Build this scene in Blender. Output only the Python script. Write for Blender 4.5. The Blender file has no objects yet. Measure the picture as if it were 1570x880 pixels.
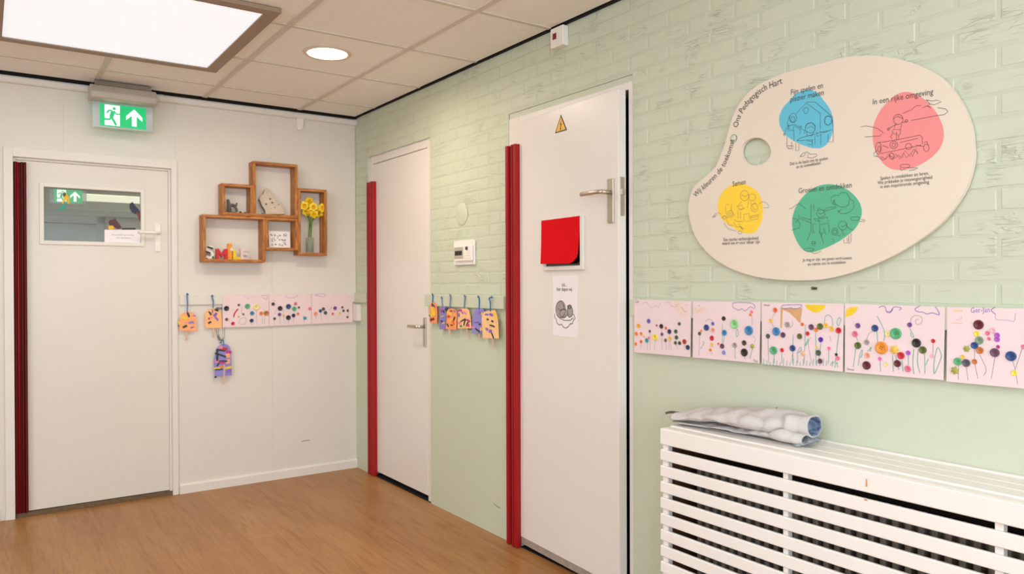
import bpy, bmesh, math, random
from mathutils import Matrix, Vector
random.seed(7)
SC = bpy.context.scene
COL = SC.collection
H = 2.42                                   # ceiling height

# ------------------------------------------------------------------ camera
cam = bpy.data.objects.new('camera', bpy.data.cameras.new('camera'))
COL.objects.link(cam)
cam.data.sensor_width = 36.0
cam.data.lens = 26.568
cam.data.clip_start = 0.05
cam.matrix_world = Matrix(((0.819747, 0.005904, -0.572695, -2.12028),
                           (-0.572715, 0.002340, -0.819751, -4.92915),
                           (-0.003500, 0.999980, 0.005300, 1.27748),
                           (0, 0, 0, 1)))
SC.camera = cam

# ------------------------------------------------------------------ world, lights, exposure
world = bpy.data.worlds.new('daylight'); SC.world = world
world.use_nodes = True
bg = world.node_tree.nodes['Background']
bg.inputs[0].default_value = (0.75, 0.87, 1.0, 1); bg.inputs[1].default_value = 1.0

def area(name, loc, rot, sx, sy, power, col, spread=180):
    l = bpy.data.lights.new(name, 'AREA'); l.shape = 'RECTANGLE'; l.size = sx; l.size_y = sy
    l.energy = power; l.color = col; l.spread = math.radians(spread)
    o = bpy.data.objects.new(name, l); COL.objects.link(o); o.location = loc; o.rotation_euler = rot
    return o
# fill daylight through an unseen window in the rear wall (behind the camera)
area('window_daylight_fill', (-2.6, -7.42, 1.55), (math.radians(90), 0, 0), 3.8, 1.5, 78, (0.86, 1.0, 1.12))
# side fill through an unseen window added in the left wall
area('window_daylight_fill', (-5.50, -5.3, 1.55), (0, math.radians(-90), 0), 1.5, 3.2, 58, (0.88, 1.0, 1.12))
# added fill lamps, set as unseen ceiling panels behind and beside the camera
for px, py, pw in ((-1.6, -4.3, 10), (-3.9, -2.4, 10), (-3.9, -5.2, 10)):
    area('panel_and_fill_light', (px, py, H - 0.035), (0, 0, 0), 0.95, 1.05, pw, (0.93, 1.0, 1.04))
SC.view_settings.view_transform = 'Standard'
SC.view_settings.look = 'None'
SC.view_settings.exposure = 0.24
SC.view_settings.gamma = 1.0
SC.view_settings.use_curve_mapping = False
SC.cycles.use_denoising = True
SC.cycles.max_bounces = 10
SC.cycles.diffuse_bounces = 6

# ------------------------------------------------------------------ materials
def lin(h):
    h = h.lstrip('#'); r = []
    for i in (0, 2, 4):
        c = int(h[i:i+2], 16) / 255
        r.append(c / 12.92 if c <= 0.04045 else ((c + 0.055) / 1.055) ** 2.4)
    return (*r, 1)
def mat(name, hexcol, rough=0.5, metal=0.0, var=0.06, scale=8.0, bump=0.0, bscale=60.0, stretch=(1, 1, 1), dark=None, detail=4, spec=0.5, dist=0.01):
    """Principled material whose colour is broken up by procedural noise."""
    m = bpy.data.materials.new(name); m.use_nodes = True
    nt = m.node_tree; N = nt.nodes; Lk = nt.links; b = N['Principled BSDF']
    b.inputs['Roughness'].default_value = rough; b.inputs['Metallic'].default_value = metal
    b.inputs['Specular IOR Level'].default_value = spec
    tc = N.new('ShaderNodeTexCoord'); mp = N.new('ShaderNodeMapping'); mp.inputs['Scale'].default_value = stretch
    Lk.new(tc.outputs['Object'], mp.inputs[0])
    nz = N.new('ShaderNodeTexNoise'); nz.inputs['Scale'].default_value = scale; nz.inputs['Detail'].default_value = detail
    Lk.new(mp.outputs[0], nz.inputs['Vector'])
    c = lin(hexcol); d = lin(dark) if dark else tuple(x * (1 - var * 2) for x in c[:3]) + (1,)
    r = N.new('ShaderNodeValToRGB'); r.color_ramp.elements[0].position = 0.3; r.color_ramp.elements[1].position = 0.7
    r.color_ramp.elements[0].color = d; r.color_ramp.elements[1].color = c
    Lk.new(nz.outputs['Fac'], r.inputs[0]); Lk.new(r.outputs[0], b.inputs['Base Color'])
    if bump:
        n2 = N.new('ShaderNodeTexNoise'); n2.inputs['Scale'].default_value = bscale; n2.inputs['Detail'].default_value = 5
        Lk.new(mp.outputs[0], n2.inputs['Vector'])
        bp = N.new('ShaderNodeBump'); bp.inputs['Strength'].default_value = bump; bp.inputs['Distance'].default_value = dist
        Lk.new(n2.outputs['Fac'], bp.inputs['Height']); Lk.new(bp.outputs[0], b.inputs['Normal'])
    return m
def emis(name, hexcol, strength, var=0.05, scale=5):
    m = mat(name, hexcol, 0.5, var=var, scale=scale)
    nt = m.node_tree; b = nt.nodes['Principled BSDF']
    src = [l.from_socket for l in nt.links if l.to_socket == b.inputs['Base Color']][0]
    nt.links.new(src, b.inputs['Emission Color']); b.inputs['Emission Strength'].default_value = strength
    return m
def glass(name, hexcol, alpha, rough=0.02):
    m = mat(name, hexcol, rough, var=0.02); b = m.node_tree.nodes['Principled BSDF']
    b.inputs['Alpha'].default_value = alpha
    return m

M_ = {}
M_['green'] = mat('green_wall_paint', 'cad0b9', 0.55, var=0.012, scale=3, bump=0.08, bscale=90)
M_['mortar'] = mat('green_painted_joint', 'c6ccb5', 0.6, var=0.02, scale=6, bump=0.2, bscale=40)
def brick_mat():
    m = mat('green_painted_brick', 'cad0b9', 0.5, var=0.012, scale=3)
    nt = m.node_tree; N = nt.nodes; Lk = nt.links; b = N['Principled BSDF']
    g = N.new('ShaderNodeNewGeometry')
    mp = N.new('ShaderNodeMapping'); mp.inputs['Scale'].default_value = (1, 5, 26); Lk.new(g.outputs['Position'], mp.inputs[0])
    n = N.new('ShaderNodeTexNoise'); n.inputs['Scale'].default_value = 1.6; n.inputs['Detail'].default_value = 3; n.inputs['Distortion'].default_value = 1.2
    Lk.new(mp.outputs[0], n.inputs['Vector'])
    r = N.new('ShaderNodeValToRGB'); e = r.color_ramp.elements; e[0].position = 0.44; e[1].position = 0.56
    e[0].color = (1, 1, 1, 1); e[1].color = (1, 1, 1, 1)
    k = r.color_ramp.elements.new(0.5); k.color = (0.0, 0.0, 0.0, 1)
    Lk.new(n.outputs['Fac'], r.inputs[0])
    n2 = N.new('ShaderNodeTexNoise'); n2.inputs['Scale'].default_value = 9; Lk.new(g.outputs['Position'], n2.inputs['Vector'])
    r2 = N.new('ShaderNodeValToRGB'); r2.color_ramp.elements[0].position = 0.52; r2.color_ramp.elements[1].position = 0.66
    Lk.new(n2.outputs['Fac'], r2.inputs[0])
    mx = N.new('ShaderNodeMix'); mx.data_type = 'RGBA'; Lk.new(r2.outputs[0], mx.inputs['Factor'])
    mx.inputs[6].default_value = (1, 1, 1, 1); Lk.new(r.outputs[0], mx.inputs[7])
    bp = N.new('ShaderNodeBump'); bp.inputs['Strength'].default_value = 0.65; bp.inputs['Distance'].default_value = 0.004
    Lk.new(mx.outputs[2], bp.inputs['Height']); Lk.new(bp.outputs[0], b.inputs['Normal'])
    return m
M_['brick'] = brick_mat()
M_['panel'] = mat('cream_wall_board', 'e0dad0', 0.45, var=0.012, scale=3, bump=0.03, bscale=40)
M_['doorwhite'] = mat('door_white_lacquer', 'e8e2da', 0.32, var=0.012, scale=2.5, bump=0.02, bscale=15)
M_['framewhite'] = mat('frame_white_lacquer', 'e6e0d7', 0.4, var=0.02, scale=6)
M_['tile'] = mat('ceiling_tile_board', 'f6f3ee', 0.8, var=0.012, scale=20, bump=0.06, bscale=300)
M_['tbar'] = mat('ceiling_grid_metal', 'd6cec2', 0.5, var=0.02)
M_['black'] = mat('black_painted_shade', '0c0a09', 0.9, var=0.1)  # black colour standing in for shade in the ceiling gap and behind doors
M_['plenum'] = mat('dark_plenum', '1a1512', 0.95, var=0.1)
M_['taupe'] = mat('taupe_light_frame', '9c8672', 0.5, var=0.05, scale=10)
M_['rubred'] = mat('red_finger_guard', 'a3121a', 0.45, spec=0.35, var=0.05, scale=5, stretch=(1, 1, 0.2))
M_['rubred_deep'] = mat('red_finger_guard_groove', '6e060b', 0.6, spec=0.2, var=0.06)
M_['maroon'] = mat('shaded_finger_guard', '5e0407', 0.5, spec=0.3, var=0.06)  # guard red darkened in the colour to show it in shade
M_['steel'] = mat('satin_nickel', 'c9bfae', 0.32, metal=0.9, var=0.04, scale=30)
M_['chrome'] = mat('polished_metal', 'a3a19c', 0.18, metal=1.0, var=0.03)
M_['whiteplastic'] = mat('white_plastic', 'f1ece4', 0.35, var=0.02)
M_['greyplastic'] = mat('pale_grey_plastic', 'b9b0a4', 0.35, var=0.04)
M_['paper'] = mat('white_paper', 'f2ecec', 0.7, var=0.015, scale=12)
M_['pinkpaper'] = mat('pale_pink_paper', 'ecd5d6', 0.75, var=0.015, scale=10)
M_['ink'] = mat('dark_ink', '45403c', 0.7, var=0.1, scale=50)
M_['inksoft'] = mat('grey_ink', '7a726a', 0.7, var=0.1, scale=50)
M_['pencilgrey'] = mat('pencil_grey_fill', 'b5aca8', 0.7, var=0.2, scale=60)
M_['palette'] = mat('cream_palette_board', 'e5d7c5', 0.45, var=0.012, scale=3)
for k, h in dict(blue='62bfd8', pink='f08f8f', yellow='fcd23c', green='58b58d').items():
    M_['blob_' + k] = mat(k + '_print', h, 0.45, var=0.02, scale=10)
M_['radwhite'] = mat('radiator_cover_paint', 'f1ebe4', 0.4, var=0.015, scale=5, bump=0.03, bscale=25)
M_['radiator'] = mat('old_radiator_paint', '8f8880', 0.5, var=0.1, scale=20)
M_['darkinside'] = mat('painted_recess_shade', '2a1d15', 0.9, var=0.3, scale=30)  # near-black brown stands in for the shade inside the cover
def wood(name, a, b_, c_, axis):
    m = mat(name, a, 0.55); nt = m.node_tree; N = nt.nodes; Lk = nt.links; b = N['Principled BSDF']
    mp = [n for n in N if n.type == 'MAPPING'][0]; mp.inputs['Scale'].default_value = axis
    r = [n for n in N if n.type == 'VALTORGB'][0]; nz = [n for n in N if n.type == 'TEX_NOISE'][0]
    nz.inputs['Scale'].default_value = 1.0; nz.inputs['Detail'].default_value = 8; nz.inputs['Distortion'].default_value = 1.5
    e = r.color_ramp.elements; e[0].position = 0.3; e[0].color = lin(c_); e[1].position = 0.72; e[1].color = lin(b_)
    k = e.new(0.5); k.color = lin(a)
    bp = N.new('ShaderNodeBump'); bp.inputs['Strength'].default_value = 0.25; bp.inputs['Distance'].default_value = 0.003
    Lk.new(nz.outputs['Fac'], bp.inputs['Height']); Lk.new(bp.outputs[0], b.inputs['Normal'])
    return m
M_['wood_h'] = wood('rustic_wood_lengthwise', 'b3702f', 'cf9150', '7c431a', (9, 60, 60))
M_['wood_v'] = wood('rustic_wood_upright', 'b3702f', 'cf9150', '7c431a', (60, 9, 60))
def floor_mat():
    m = mat('wood_look_vinyl', 'b98a5e', 0.38); nt = m.node_tree; N = nt.nodes; Lk = nt.links; b = N['Principled BSDF']
    g = N.new('ShaderNodeNewGeometry')
    def noise(scale, vec, dist=0.0, detail=5):
        mp = N.new('ShaderNodeMapping'); mp.inputs['Scale'].default_value = vec; Lk.new(g.outputs['Position'], mp.inputs[0])
        n = N.new('ShaderNodeTexNoise'); n.inputs['Scale'].default_value = scale; n.inputs['Detail'].default_value = detail
        n.inputs['Distortion'].default_value = dist; Lk.new(mp.outputs[0], n.inputs['Vector']); return n
    def ramp(src, p0, p1, c0, c1):
        r = N.new('ShaderNodeValToRGB'); e = r.color_ramp.elements
        e[0].position = p0; e[1].position = p1; e[0].color = c0; e[1].color = c1; Lk.new(src, r.inputs[0]); return r.outputs[0]
    def mix(mode, fac, a, c):
        x = N.new('ShaderNodeMix'); x.data_type = 'RGBA'; x.blend_type = mode; x.inputs['Factor'].default_value = fac
        Lk.new(a, x.inputs[6]); Lk.new(c, x.inputs[7]); return x.outputs[2]
    broad = ramp(noise(1.0, (5, 0.8, 1), 0.6).outputs['Fac'], 0.3, 0.7, lin('a57645'), lin('b38755'))
    fine = ramp(noise(1.0, (70, 5, 1), 0.9, 7).outputs['Fac'], 0.35, 0.62, lin('cdb597'), (1, 1, 1, 1))
    vein = ramp(noise(1.0, (24, 1.6, 1), 1.8, 6).outputs['Fac'], 0.56, 0.66, (1, 1, 1, 1), lin('e2cdb4'))
    # plank joints of the printed pattern
    br = N.new('ShaderNodeTexBrick'); mp = N.new('ShaderNodeMapping'); mp.inputs['Rotation'].default_value = (0, 0, math.pi / 2)
    Lk.new(g.outputs['Position'], mp.inputs[0]); Lk.new(mp.outputs[0], br.inputs['Vector'])
    br.inputs['Scale'].default_value = 1.0; br.inputs['Brick Width'].default_value = 1.1; br.inputs['Row Height'].default_value = 0.15
    br.inputs['Mortar Size'].default_value = 0.0012; br.inputs['Color1'].default_value = lin('fffaf4'); br.inputs['Color2'].default_value = lin('ecdccb'); br.inputs['Mortar'].default_value = lin('c9a98a')
    c = mix('MULTIPLY', 0.32, broad, fine); c = mix('MULTIPLY', 0.6, c, vein); c = mix('MULTIPLY', 0.6, c, br.outputs['Color'])
    Lk.new(c, b.inputs['Base Color'])
    b.inputs['Specular IOR Level'].default_value = 0.35
    return m
M_['floor'] = floor_mat()
PAL = dict(amber='f0ae34', violet='6a64b8', orange='f08528', vermilion='ee6a32', teal='3da5ac', pink='f27d98', yellow='f4df3c', plum='6b4560',
    magenta='c02a86', black='2b2526', purple='7a4a94', navy='28335f', brown='7c5a50', gold='f2c34e', forest='41604f', umber='4e382e', rust='b53a26',
    peach='f6c293', deepblue='2c4a86', salmon='f0a081', red='d02331', blue='3f86bd', lavender='958fd6', lime='93d78b', grey='a79c94', olive='a8ab48',
    green='55b076', moss='5b6b2e', indigo='5a2fae', rose='e4738c', tangerine='ef9430', hotpink='f06bb4', cream='f3dd92', paleyellow='f2e79a', orchid='b258c4',
    palepink='f3b3c0', maroon='641f2b', sage='7f9a78', burnt='c8763a', slate='565660')
CRAY = dict(lilac='b9a9c6', purplec='8074b4', redc='e0603f', sun='f5cf80', greyc='a9a0a0', tealc='6fb5a4', peachc='eeb48c', brownc='b98f66', tan='d9a878', sunfill='f6d02f', pipe='c21f2c', inkc='6a6070')
SCR = dict(dark='2c4136', violetp='8f6cc0', lav='8f86c8', pinkp='f08fa6', yellowp='f2cf3c', redp='c23346', orangep='f08a3c', magentap='c83a88', peachp='f8b183', blackp='2a2a34', plump='6c4a80', navyp='39457e', vermp='ee7038', forestp='23814a')
for d_, pre in ((PAL, 'button_'), (CRAY, 'crayon_'), (SCR, 'scrap_')):
    for k, h in d_.items(): M_[pre + k] = mat(pre + k, h, 0.4 if pre == 'button_' else 0.7, var=0.06, scale=40)
M_['hole'] = mat('button_hole', '3a302c', 0.7)

# ------------------------------------------------------------------ mesh helpers
class MB:
    def __init__(s): s.v = []; s.f = []; s.i = []; s.sm = []
    def add(s, vs, fs, i=0, smooth=False):
        o = len(s.v); s.v += [tuple(v) for v in vs]
        for f in fs: s.f.append(tuple(o + k for k in f)); s.i.append(i); s.sm.append(smooth)
    def box(s, x0, x1, y0, y1, z0, z1, i=0):
        s.add([(x0,y0,z0),(x1,y0,z0),(x1,y1,z0),(x0,y1,z0),(x0,y0,z1),(x1,y0,z1),(x1,y1,z1),(x0,y1,z1)],
              [(0,3,2,1),(4,5,6,7),(0,1,5,4),(1,2,6,5),(2,3,7,6),(3,0,4,7)], i)
    def prism(s, poly, w0, w1, i=0, iside=None, smooth=False):
        n = len(poly); A = sum(poly[k][0]*poly[(k+1)%n][1]-poly[(k+1)%n][0]*poly[k][1] for k in range(n))
        if A < 0: poly = poly[::-1]
        s.add([(p[0],p[1],w1) for p in poly], [tuple(range(n))], i)
        s.add([(p[0],p[1],w0) for p in poly], [tuple(range(n-1,-1,-1))], i)
        s.add([(p[0],p[1],w0) for p in poly]+[(p[0],p[1],w1) for p in poly], [(k,(k+1)%n,n+(k+1)%n,n+k) for k in range(n)], i if iside is None else iside, smooth)
    def extrude_v(s, prof, v0, v1, i=0, cap=True):          # profile in (u, w), drawn out along v
        n = len(prof)
        s.add([(p[0],v0,p[1]) for p in prof]+[(p[0],v1,p[1]) for p in prof], [(k,n+k,n+(k+1)%n,(k+1)%n) for k in range(n)], i)
        if cap: s.add([(p[0],v1,p[1]) for p in prof],[tuple(range(n-1,-1,-1))],i); s.add([(p[0],v0,p[1]) for p in prof],[tuple(range(n))],i)
    def extrude_u(s, prof, u0, u1, i=0, du=0.0):            # profile in (v, w), drawn out along u
        n = len(prof)
        s.add([(u0,p[0],p[1]) for p in prof]+[(u1,p[0],p[1]) for p in prof], [(k,(k+1)%n,n+(k+1)%n,n+k) for k in range(n)], i)
        s.add([(u0,p[0],p[1]) for p in prof],[tuple(range(n-1,-1,-1))],i); s.add([(u1,p[0],p[1]) for p in prof],[tuple(range(n))],i)
    def tube(s, pts, r, n=8, i=0, closed=False, cap=True):
        P = [Vector(p) for p in pts]; m = len(P); R = r if isinstance(r,(list,tuple)) else [r]*m
        up = None; rings = []
        for k in range(m):
            t = (P[(k+1)%m]-P[k-1]) if closed else (P[min(k+1,m-1)]-P[max(k-1,0)])
            t.normalize()
            if up is None: up = t.orthogonal().normalized()
            up = (up - t*up.dot(t)).normalized(); b = t.cross(up)
            rings.append([P[k]+(up*math.cos(a)+b*math.sin(a))*R[k] for a in [2*math.pi*j/n for j in range(n)]])
        vs = [v for q in rings for v in q]; fs = []
        for k in range(m if closed else m-1):
            a, b = k*n, ((k+1)%m)*n
            fs += [(a+j, a+(j+1)%n, b+(j+1)%n, b+j) for j in range(n)]
        s.add(vs, fs, i, True)
        if cap and not closed:
            s.add(rings[0], [tuple(range(n-1,-1,-1))], i); s.add(rings[-1], [tuple(range(n))], i)
    def lathe(s, prof, n=20, i=0, c=(0,0,0), axis='w', smooth=True):   # prof of (r, h)
        vs = []
        for r, h in prof:
            for j in range(n):
                a = 2*math.pi*j/n; x, y = r*math.cos(a), r*math.sin(a)
                vs.append((c[0]+x, c[1]+y, c[2]+h) if axis == 'w' else (c[0]+x, c[1]+h, c[2]-y))
        s.add(vs, [(k*n+j, k*n+(j+1)%n, (k+1)*n+(j+1)%n, (k+1)*n+j) for k in range(len(prof)-1) for j in range(n)], i, smooth)
        if prof[0][0] > 1e-6: s.add(vs[:n], [tuple(range(n-1,-1,-1))], i)
        if prof[-1][0] > 1e-6: s.add(vs[-n:], [tuple(range(n))], i)
    def disc(s, u, v, w, r, n=14, i=0): s.add([(u+r*math.cos(2*math.pi*k/n), v+r*math.sin(2*math.pi*k/n), w) for k in range(n)], [tuple(range(n))], i)
    def flat(s, poly, w, i=0):
        n = len(poly); A = sum(poly[k][0]*poly[(k+1)%n][1]-poly[(k+1)%n][0]*poly[k][1] for k in range(n))
        s.add([(p[0],p[1],w) for p in (poly if A > 0 else poly[::-1])], [tuple(range(n))], i)
    def stroke(s, pts, wd, w, i=0):                         # flat pen line on the (u, v) plane
        P = [Vector(p[:2]) for p in pts]; P = [p for k, p in enumerate(P) if k == 0 or (p-P[k-1]).length > 1e-5]
        if len(P) < 2: return
        L, Rr = [], []
        for k, p in enumerate(P):
            t = (P[min(k+1,len(P)-1)]-P[max(k-1,0)])
            if t.length < 1e-7: t = P[k]-P[k-1]
            t.normalize(); n = Vector((-t.y, t.x))*wd/2
            L.append((p.x+n.x, p.y+n.y, w)); Rr.append((p.x-n.x, p.y-n.y, w))
        m = len(P); s.add(L+Rr, [(k, m+k, m+k+1, k+1) for k in range(m-1)], i)
    def build(s, name, mats, parent=None, bevel=0, loc=None, rot=None, link=True, weld=True):
        me = bpy.data.meshes.new(name); me.from_pydata(s.v, [], s.f)
        for m in (mats if isinstance(mats,(list,tuple)) else [mats]): me.materials.append(M_[m] if isinstance(m,str) else m)
        me.polygons.foreach_set('material_index', s.i); me.polygons.foreach_set('use_smooth', s.sm)
        if bevel or weld:
            bm = bmesh.new(); bm.from_mesh(me)
            if weld: bmesh.ops.remove_doubles(bm, verts=bm.verts, dist=1e-6)
            if bevel:
                es = [e for e in bm.edges if len(e.link_faces) == 2 and e.calc_face_angle(0) > 0.6]
                bmesh.ops.bevel(bm, geom=es, offset=bevel, segments=1, affect='EDGES', profile=0.5)
            bm.to_mesh(me); bm.free()
        me.update()
        o = bpy.data.objects.new(name, me)
        if link: COL.objects.link(o)
        if parent: o.parent = parent
        if loc: o.location = loc
        if rot: o.rotation_euler = rot
        return o
def smoothpath(pts, n=4, closed=False):
    P = [Vector(p) for p in pts]; out = []; m = len(P)
    for k in range(m if closed else m-1):
        g = (lambda q: P[q % m]) if closed else (lambda q: P[max(0, min(m-1, q))])
        p0, p1, p2, p3 = g(k-1), g(k), g(k+1), g(k+2)
        for j in range(n):
            t = j/n; out.append(0.5*((2*p1)+(p2-p0)*t+(2*p0-5*p1+4*p2-p3)*t*t+(3*p1-p0-3*p2+p3)*t**3))
    if not closed: out.append(P[-1])
    return [tuple(p) for p in out]
def mmp(pts): return [(p[0]/1000, p[1]/1000) for p in pts]

_txt = {}
def text_geo(s):
    """vertices and faces of a line of lettering at font size 1"""
    if s in _txt: return _txt[s]
    c = bpy.data.curves.new('lettering', 'FONT'); c.body = s; c.size = 1.0; c.resolution_u = 2
    o = bpy.data.objects.new('lettering', c); COL.objects.link(o)
    bpy.context.view_layer.update()
    me = o.evaluated_get(bpy.context.evaluated_depsgraph_get()).to_mesh()
    r = ([tuple(v.co[:2]) for v in me.vertices], [tuple(p.vertices) for p in me.polygons])
    bpy.data.objects.remove(o); bpy.data.curves.remove(c)
    _txt[s] = r; return r
def put_text(mb, s, a, b, w, i=0, asp=1.0):
    """lettering fitted between baseline points a and b"""
    vs, fs = text_geo(s)
    x0 = min(v[0] for v in vs); x1 = max(v[0] for v in vs)
    A, B = Vector(a), Vector(b); t = B-A; k = t.length/(x1-x0); t.normalize(); n = Vector((-t.y, t.x))
    mb.add([(*(A+t*(v[0]-x0)*k+n*v[1]*k*asp), w) for v in vs], fs, i)
def put_text_on_curve(mb, s, path, s0, s1, w, i=0, drop=0.36, asp=1.0):
    vs, fs = text_geo(s)
    x0 = min(v[0] for v in vs); x1 = max(v[0] for v in vs); k = (s1-s0)/(x1-x0)
    P = [Vector(p[:2]) for p in path]; acc = [0]
    for q in range(1, len(P)): acc.append(acc[-1]+(P[q]-P[q-1]).length)
    def at(d):
        for q in range(1, len(P)):
            if acc[q] >= d or q == len(P)-1:
                t = P[q]-P[q-1]; L = t.length; return P[q-1]+t*((d-acc[q-1])/L), t/L
    out = []
    for v in vs:
        p, t = at(s0+(v[0]-x0)*k); n = Vector((-t.y, t.x)); out.append((*(p+n*(v[1]-drop)*k*asp), w))
    mb.add(out, fs, i)

def tag(o, label=None, cat=None, group=None, kind=None):
    if label: o['label'] = label
    if cat: o['category'] = cat
    if group: o['group'] = group
    if kind: o['kind'] = kind
    return o
def empty(name, loc=(0,0,0), rot=(0,0,0), parent=None):
    o = bpy.data.objects.new(name, None); COL.objects.link(o); o.empty_display_size = 0.1
    o.location = loc; o.rotation_euler = rot
    if parent: o.parent = parent
    return o
def struct(o): o['kind'] = 'structure'; return o
# Wall-mounted things are modelled in wall coordinates: u to the right along the wall, v up, w out into the room.
RB = (math.radians(90), 0, 0)                       # back wall: u = x, v = z, w = -y
RW = (math.radians(90), 0, math.radians(-90))       # right wall: u = -y, v = z, w = -x
def onB(u, v, w=0): return (u, -w, v)
def onR(u, v, w=0): return (-w, -u, v)

# ------------------------------------------------------------------ floor and ceiling
XL, YR = -5.6, -7.5
b = MB(); b.box(XL-0.1, 0.4, YR-0.1, 0.2, -0.1, 0)
struct(b.build('floor', 'floor'))
b = MB(); b.box(XL-0.1, 0.12, YR-0.1, 0.12, H+0.16, H+0.2)
ceiling = struct(b.build('ceiling', 'plenum'))
gx = [-0.4133-0.5915*i for i in range(9)]; gy = [-0.3692-0.6205*j for j in range(12)]
BWD, BWN = 0.028, 0.022
for x in gx:
    q = MB(); q.box(-BWD/2, BWD/2, YR, -0.052, 0, 0.02); q.build('grid_bar', 'tbar', ceiling, loc=(x, 0, H))
for y in gy:
    q = MB(); q.box(XL, -0.024, -BWN/2, BWN/2, 0.001, 0.02); q.build('grid_bar', 'tbar', ceiling, loc=(0, y, H))
xs = [-0.018]+gx+[XL]; ys = [-0.046]+gy+[YR]
q = MB(); q.box(-0.06, -0.001, YR, -0.001, 0.020, 0.026); q.box(XL, -0.06, -0.1, -0.001, 0.020, 0.026); q.box(-0.014, -0.0025, YR, -0.034, -0.0015, 0.020); q.box(XL, -0.003, -0.034, -0.0005, -0.0045, 0.020); q.build('painted_gap_shade', 'black', ceiling, loc=(0, 0, H), weld=False)  # black strips painted in as the shade of the ceiling edge gap
tmesh = {}
for i in range(len(xs)-1):
    for j in range(len(ys)-1):
        w_, h_ = round(xs[i]-xs[i+1]-0.012, 4), round(ys[j]-ys[j+1]-0.012, 4)
        if w_ < 0.02 or h_ < 0.02: continue
        if (w_, h_) not in tmesh:
            q = MB(); q.box(-w_/2, w_/2, -h_/2, h_/2, 0.004, 0.018); tmesh[(w_, h_)] = q.build('ceiling_tile', 'tile', link=False).data
        t = bpy.data.objects.new('ceiling_tile', tmesh[(w_, h_)]); COL.objects.link(t); t.parent = ceiling
        t.location = ((xs[i]+xs[i+1])/2, (ys[j]+ys[j+1])/2, H+random.uniform(0, 0.0015))

# ------------------------------------------------------------------ outer walls that the camera does not face
b = MB(); wy0, wy1 = -7.0, -3.6
b.box(XL-0.1, XL, YR-0.1, wy0, 0, H+0.2); b.box(XL-0.1, XL, wy1, 0.1, 0, H+0.2); b.box(XL-0.1, XL, wy0, wy1, 0, 0.75); b.box(XL-0.1, XL, wy0, wy1, 2.35, H+0.2)
struct(b.build('wall_left', 'panel', weld=False))
win2 = struct(empty('added_window_2', (XL-0.05, 0, 0)))  # unseen window, added to bring light from the left
q = MB()
for y in (wy0, (wy0+wy1)/2, wy1): q.box(-0.03, 0.03, max(wy0, y-0.03), min(wy1, y+0.03), 0.75, 2.35)
q.box(-0.03, 0.03, wy0, wy1, 0.75, 0.80); q.box(-0.03, 0.03, wy0, wy1, 2.30, 2.35)
q.build('window_frame', 'framewhite', win2, weld=False)
b = MB(); wx0, wx1, wz0, wz1 = -4.6, -0.6, 0.75, 2.35
b.box(XL, wx0, YR-0.1, YR, 0, H+0.2); b.box(wx1, 0.1, YR-0.1, YR, 0, H+0.2); b.box(wx0, wx1, YR-0.1, YR, 0, wz0); b.box(wx0, wx1, YR-0.1, YR, wz1, H+0.2)
struct(b.build('wall_rear', 'panel', weld=False))
win = struct(empty('window_1', (0, YR-0.05, 0)))
q = MB()
for x in (wx0, (wx0*2+wx1)/3, (wx0+wx1*2)/3, wx1): q.box(max(wx0, x-0.03), min(wx1, x+0.03), -0.03, 0.03, wz0, wz1)
q.box(wx0, wx1, -0.03, 0.03, wz0, wz0+0.05); q.box(wx0, wx1, -0.03, 0.03, wz1-0.05, wz1)
q.build('window_frame', 'framewhite', win, weld=False)
M_['winglass'] = glass('window_glass', 'eef4f6', 0.08)
q = MB(); q.box(wx0, wx1, -0.003, 0.003, wz0, wz1); q.build('window_pane', 'winglass', win)
q = MB(); q.box(-0.003, 0.003, wy0, wy1, 0.75, 2.35); q.build('window_pane', 'winglass', win2)

# ------------------------------------------------------------------ right wall: painted brick over smooth board, two door openings
wallR = struct(empty('wall_right', (0, 0, 0), RW))
OP = [(0.206, 1.068, 2.135), (1.868, 2.735, 2.108)]      # openings: u0, u1, top
UE = 7.5
q = MB()
def wall_rects(v0, v1, top_rule):
    u = 0.0; r = []
    for a, c, t in OP:
        r.append((u, a)); u = c
    r.append((u, UE)); return r
for a, c in wall_rects(0, 0, 0): q.box(a, c, 0, H+0.16, -0.12, -0.0018)
for a, c, t in OP: q.box(a, c, t, H+0.16, -0.12, -0.0018)
q.build('masonry', 'mortar', wallR, weld=False)
VB = 1.212
for k, (a, c) in enumerate(wall_rects(0, 0, 0)):
    q = MB(); q.box(a, c, 0, VB, -0.0018, 0.0)
    q.build('wall_board', 'green', wallR)
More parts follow.
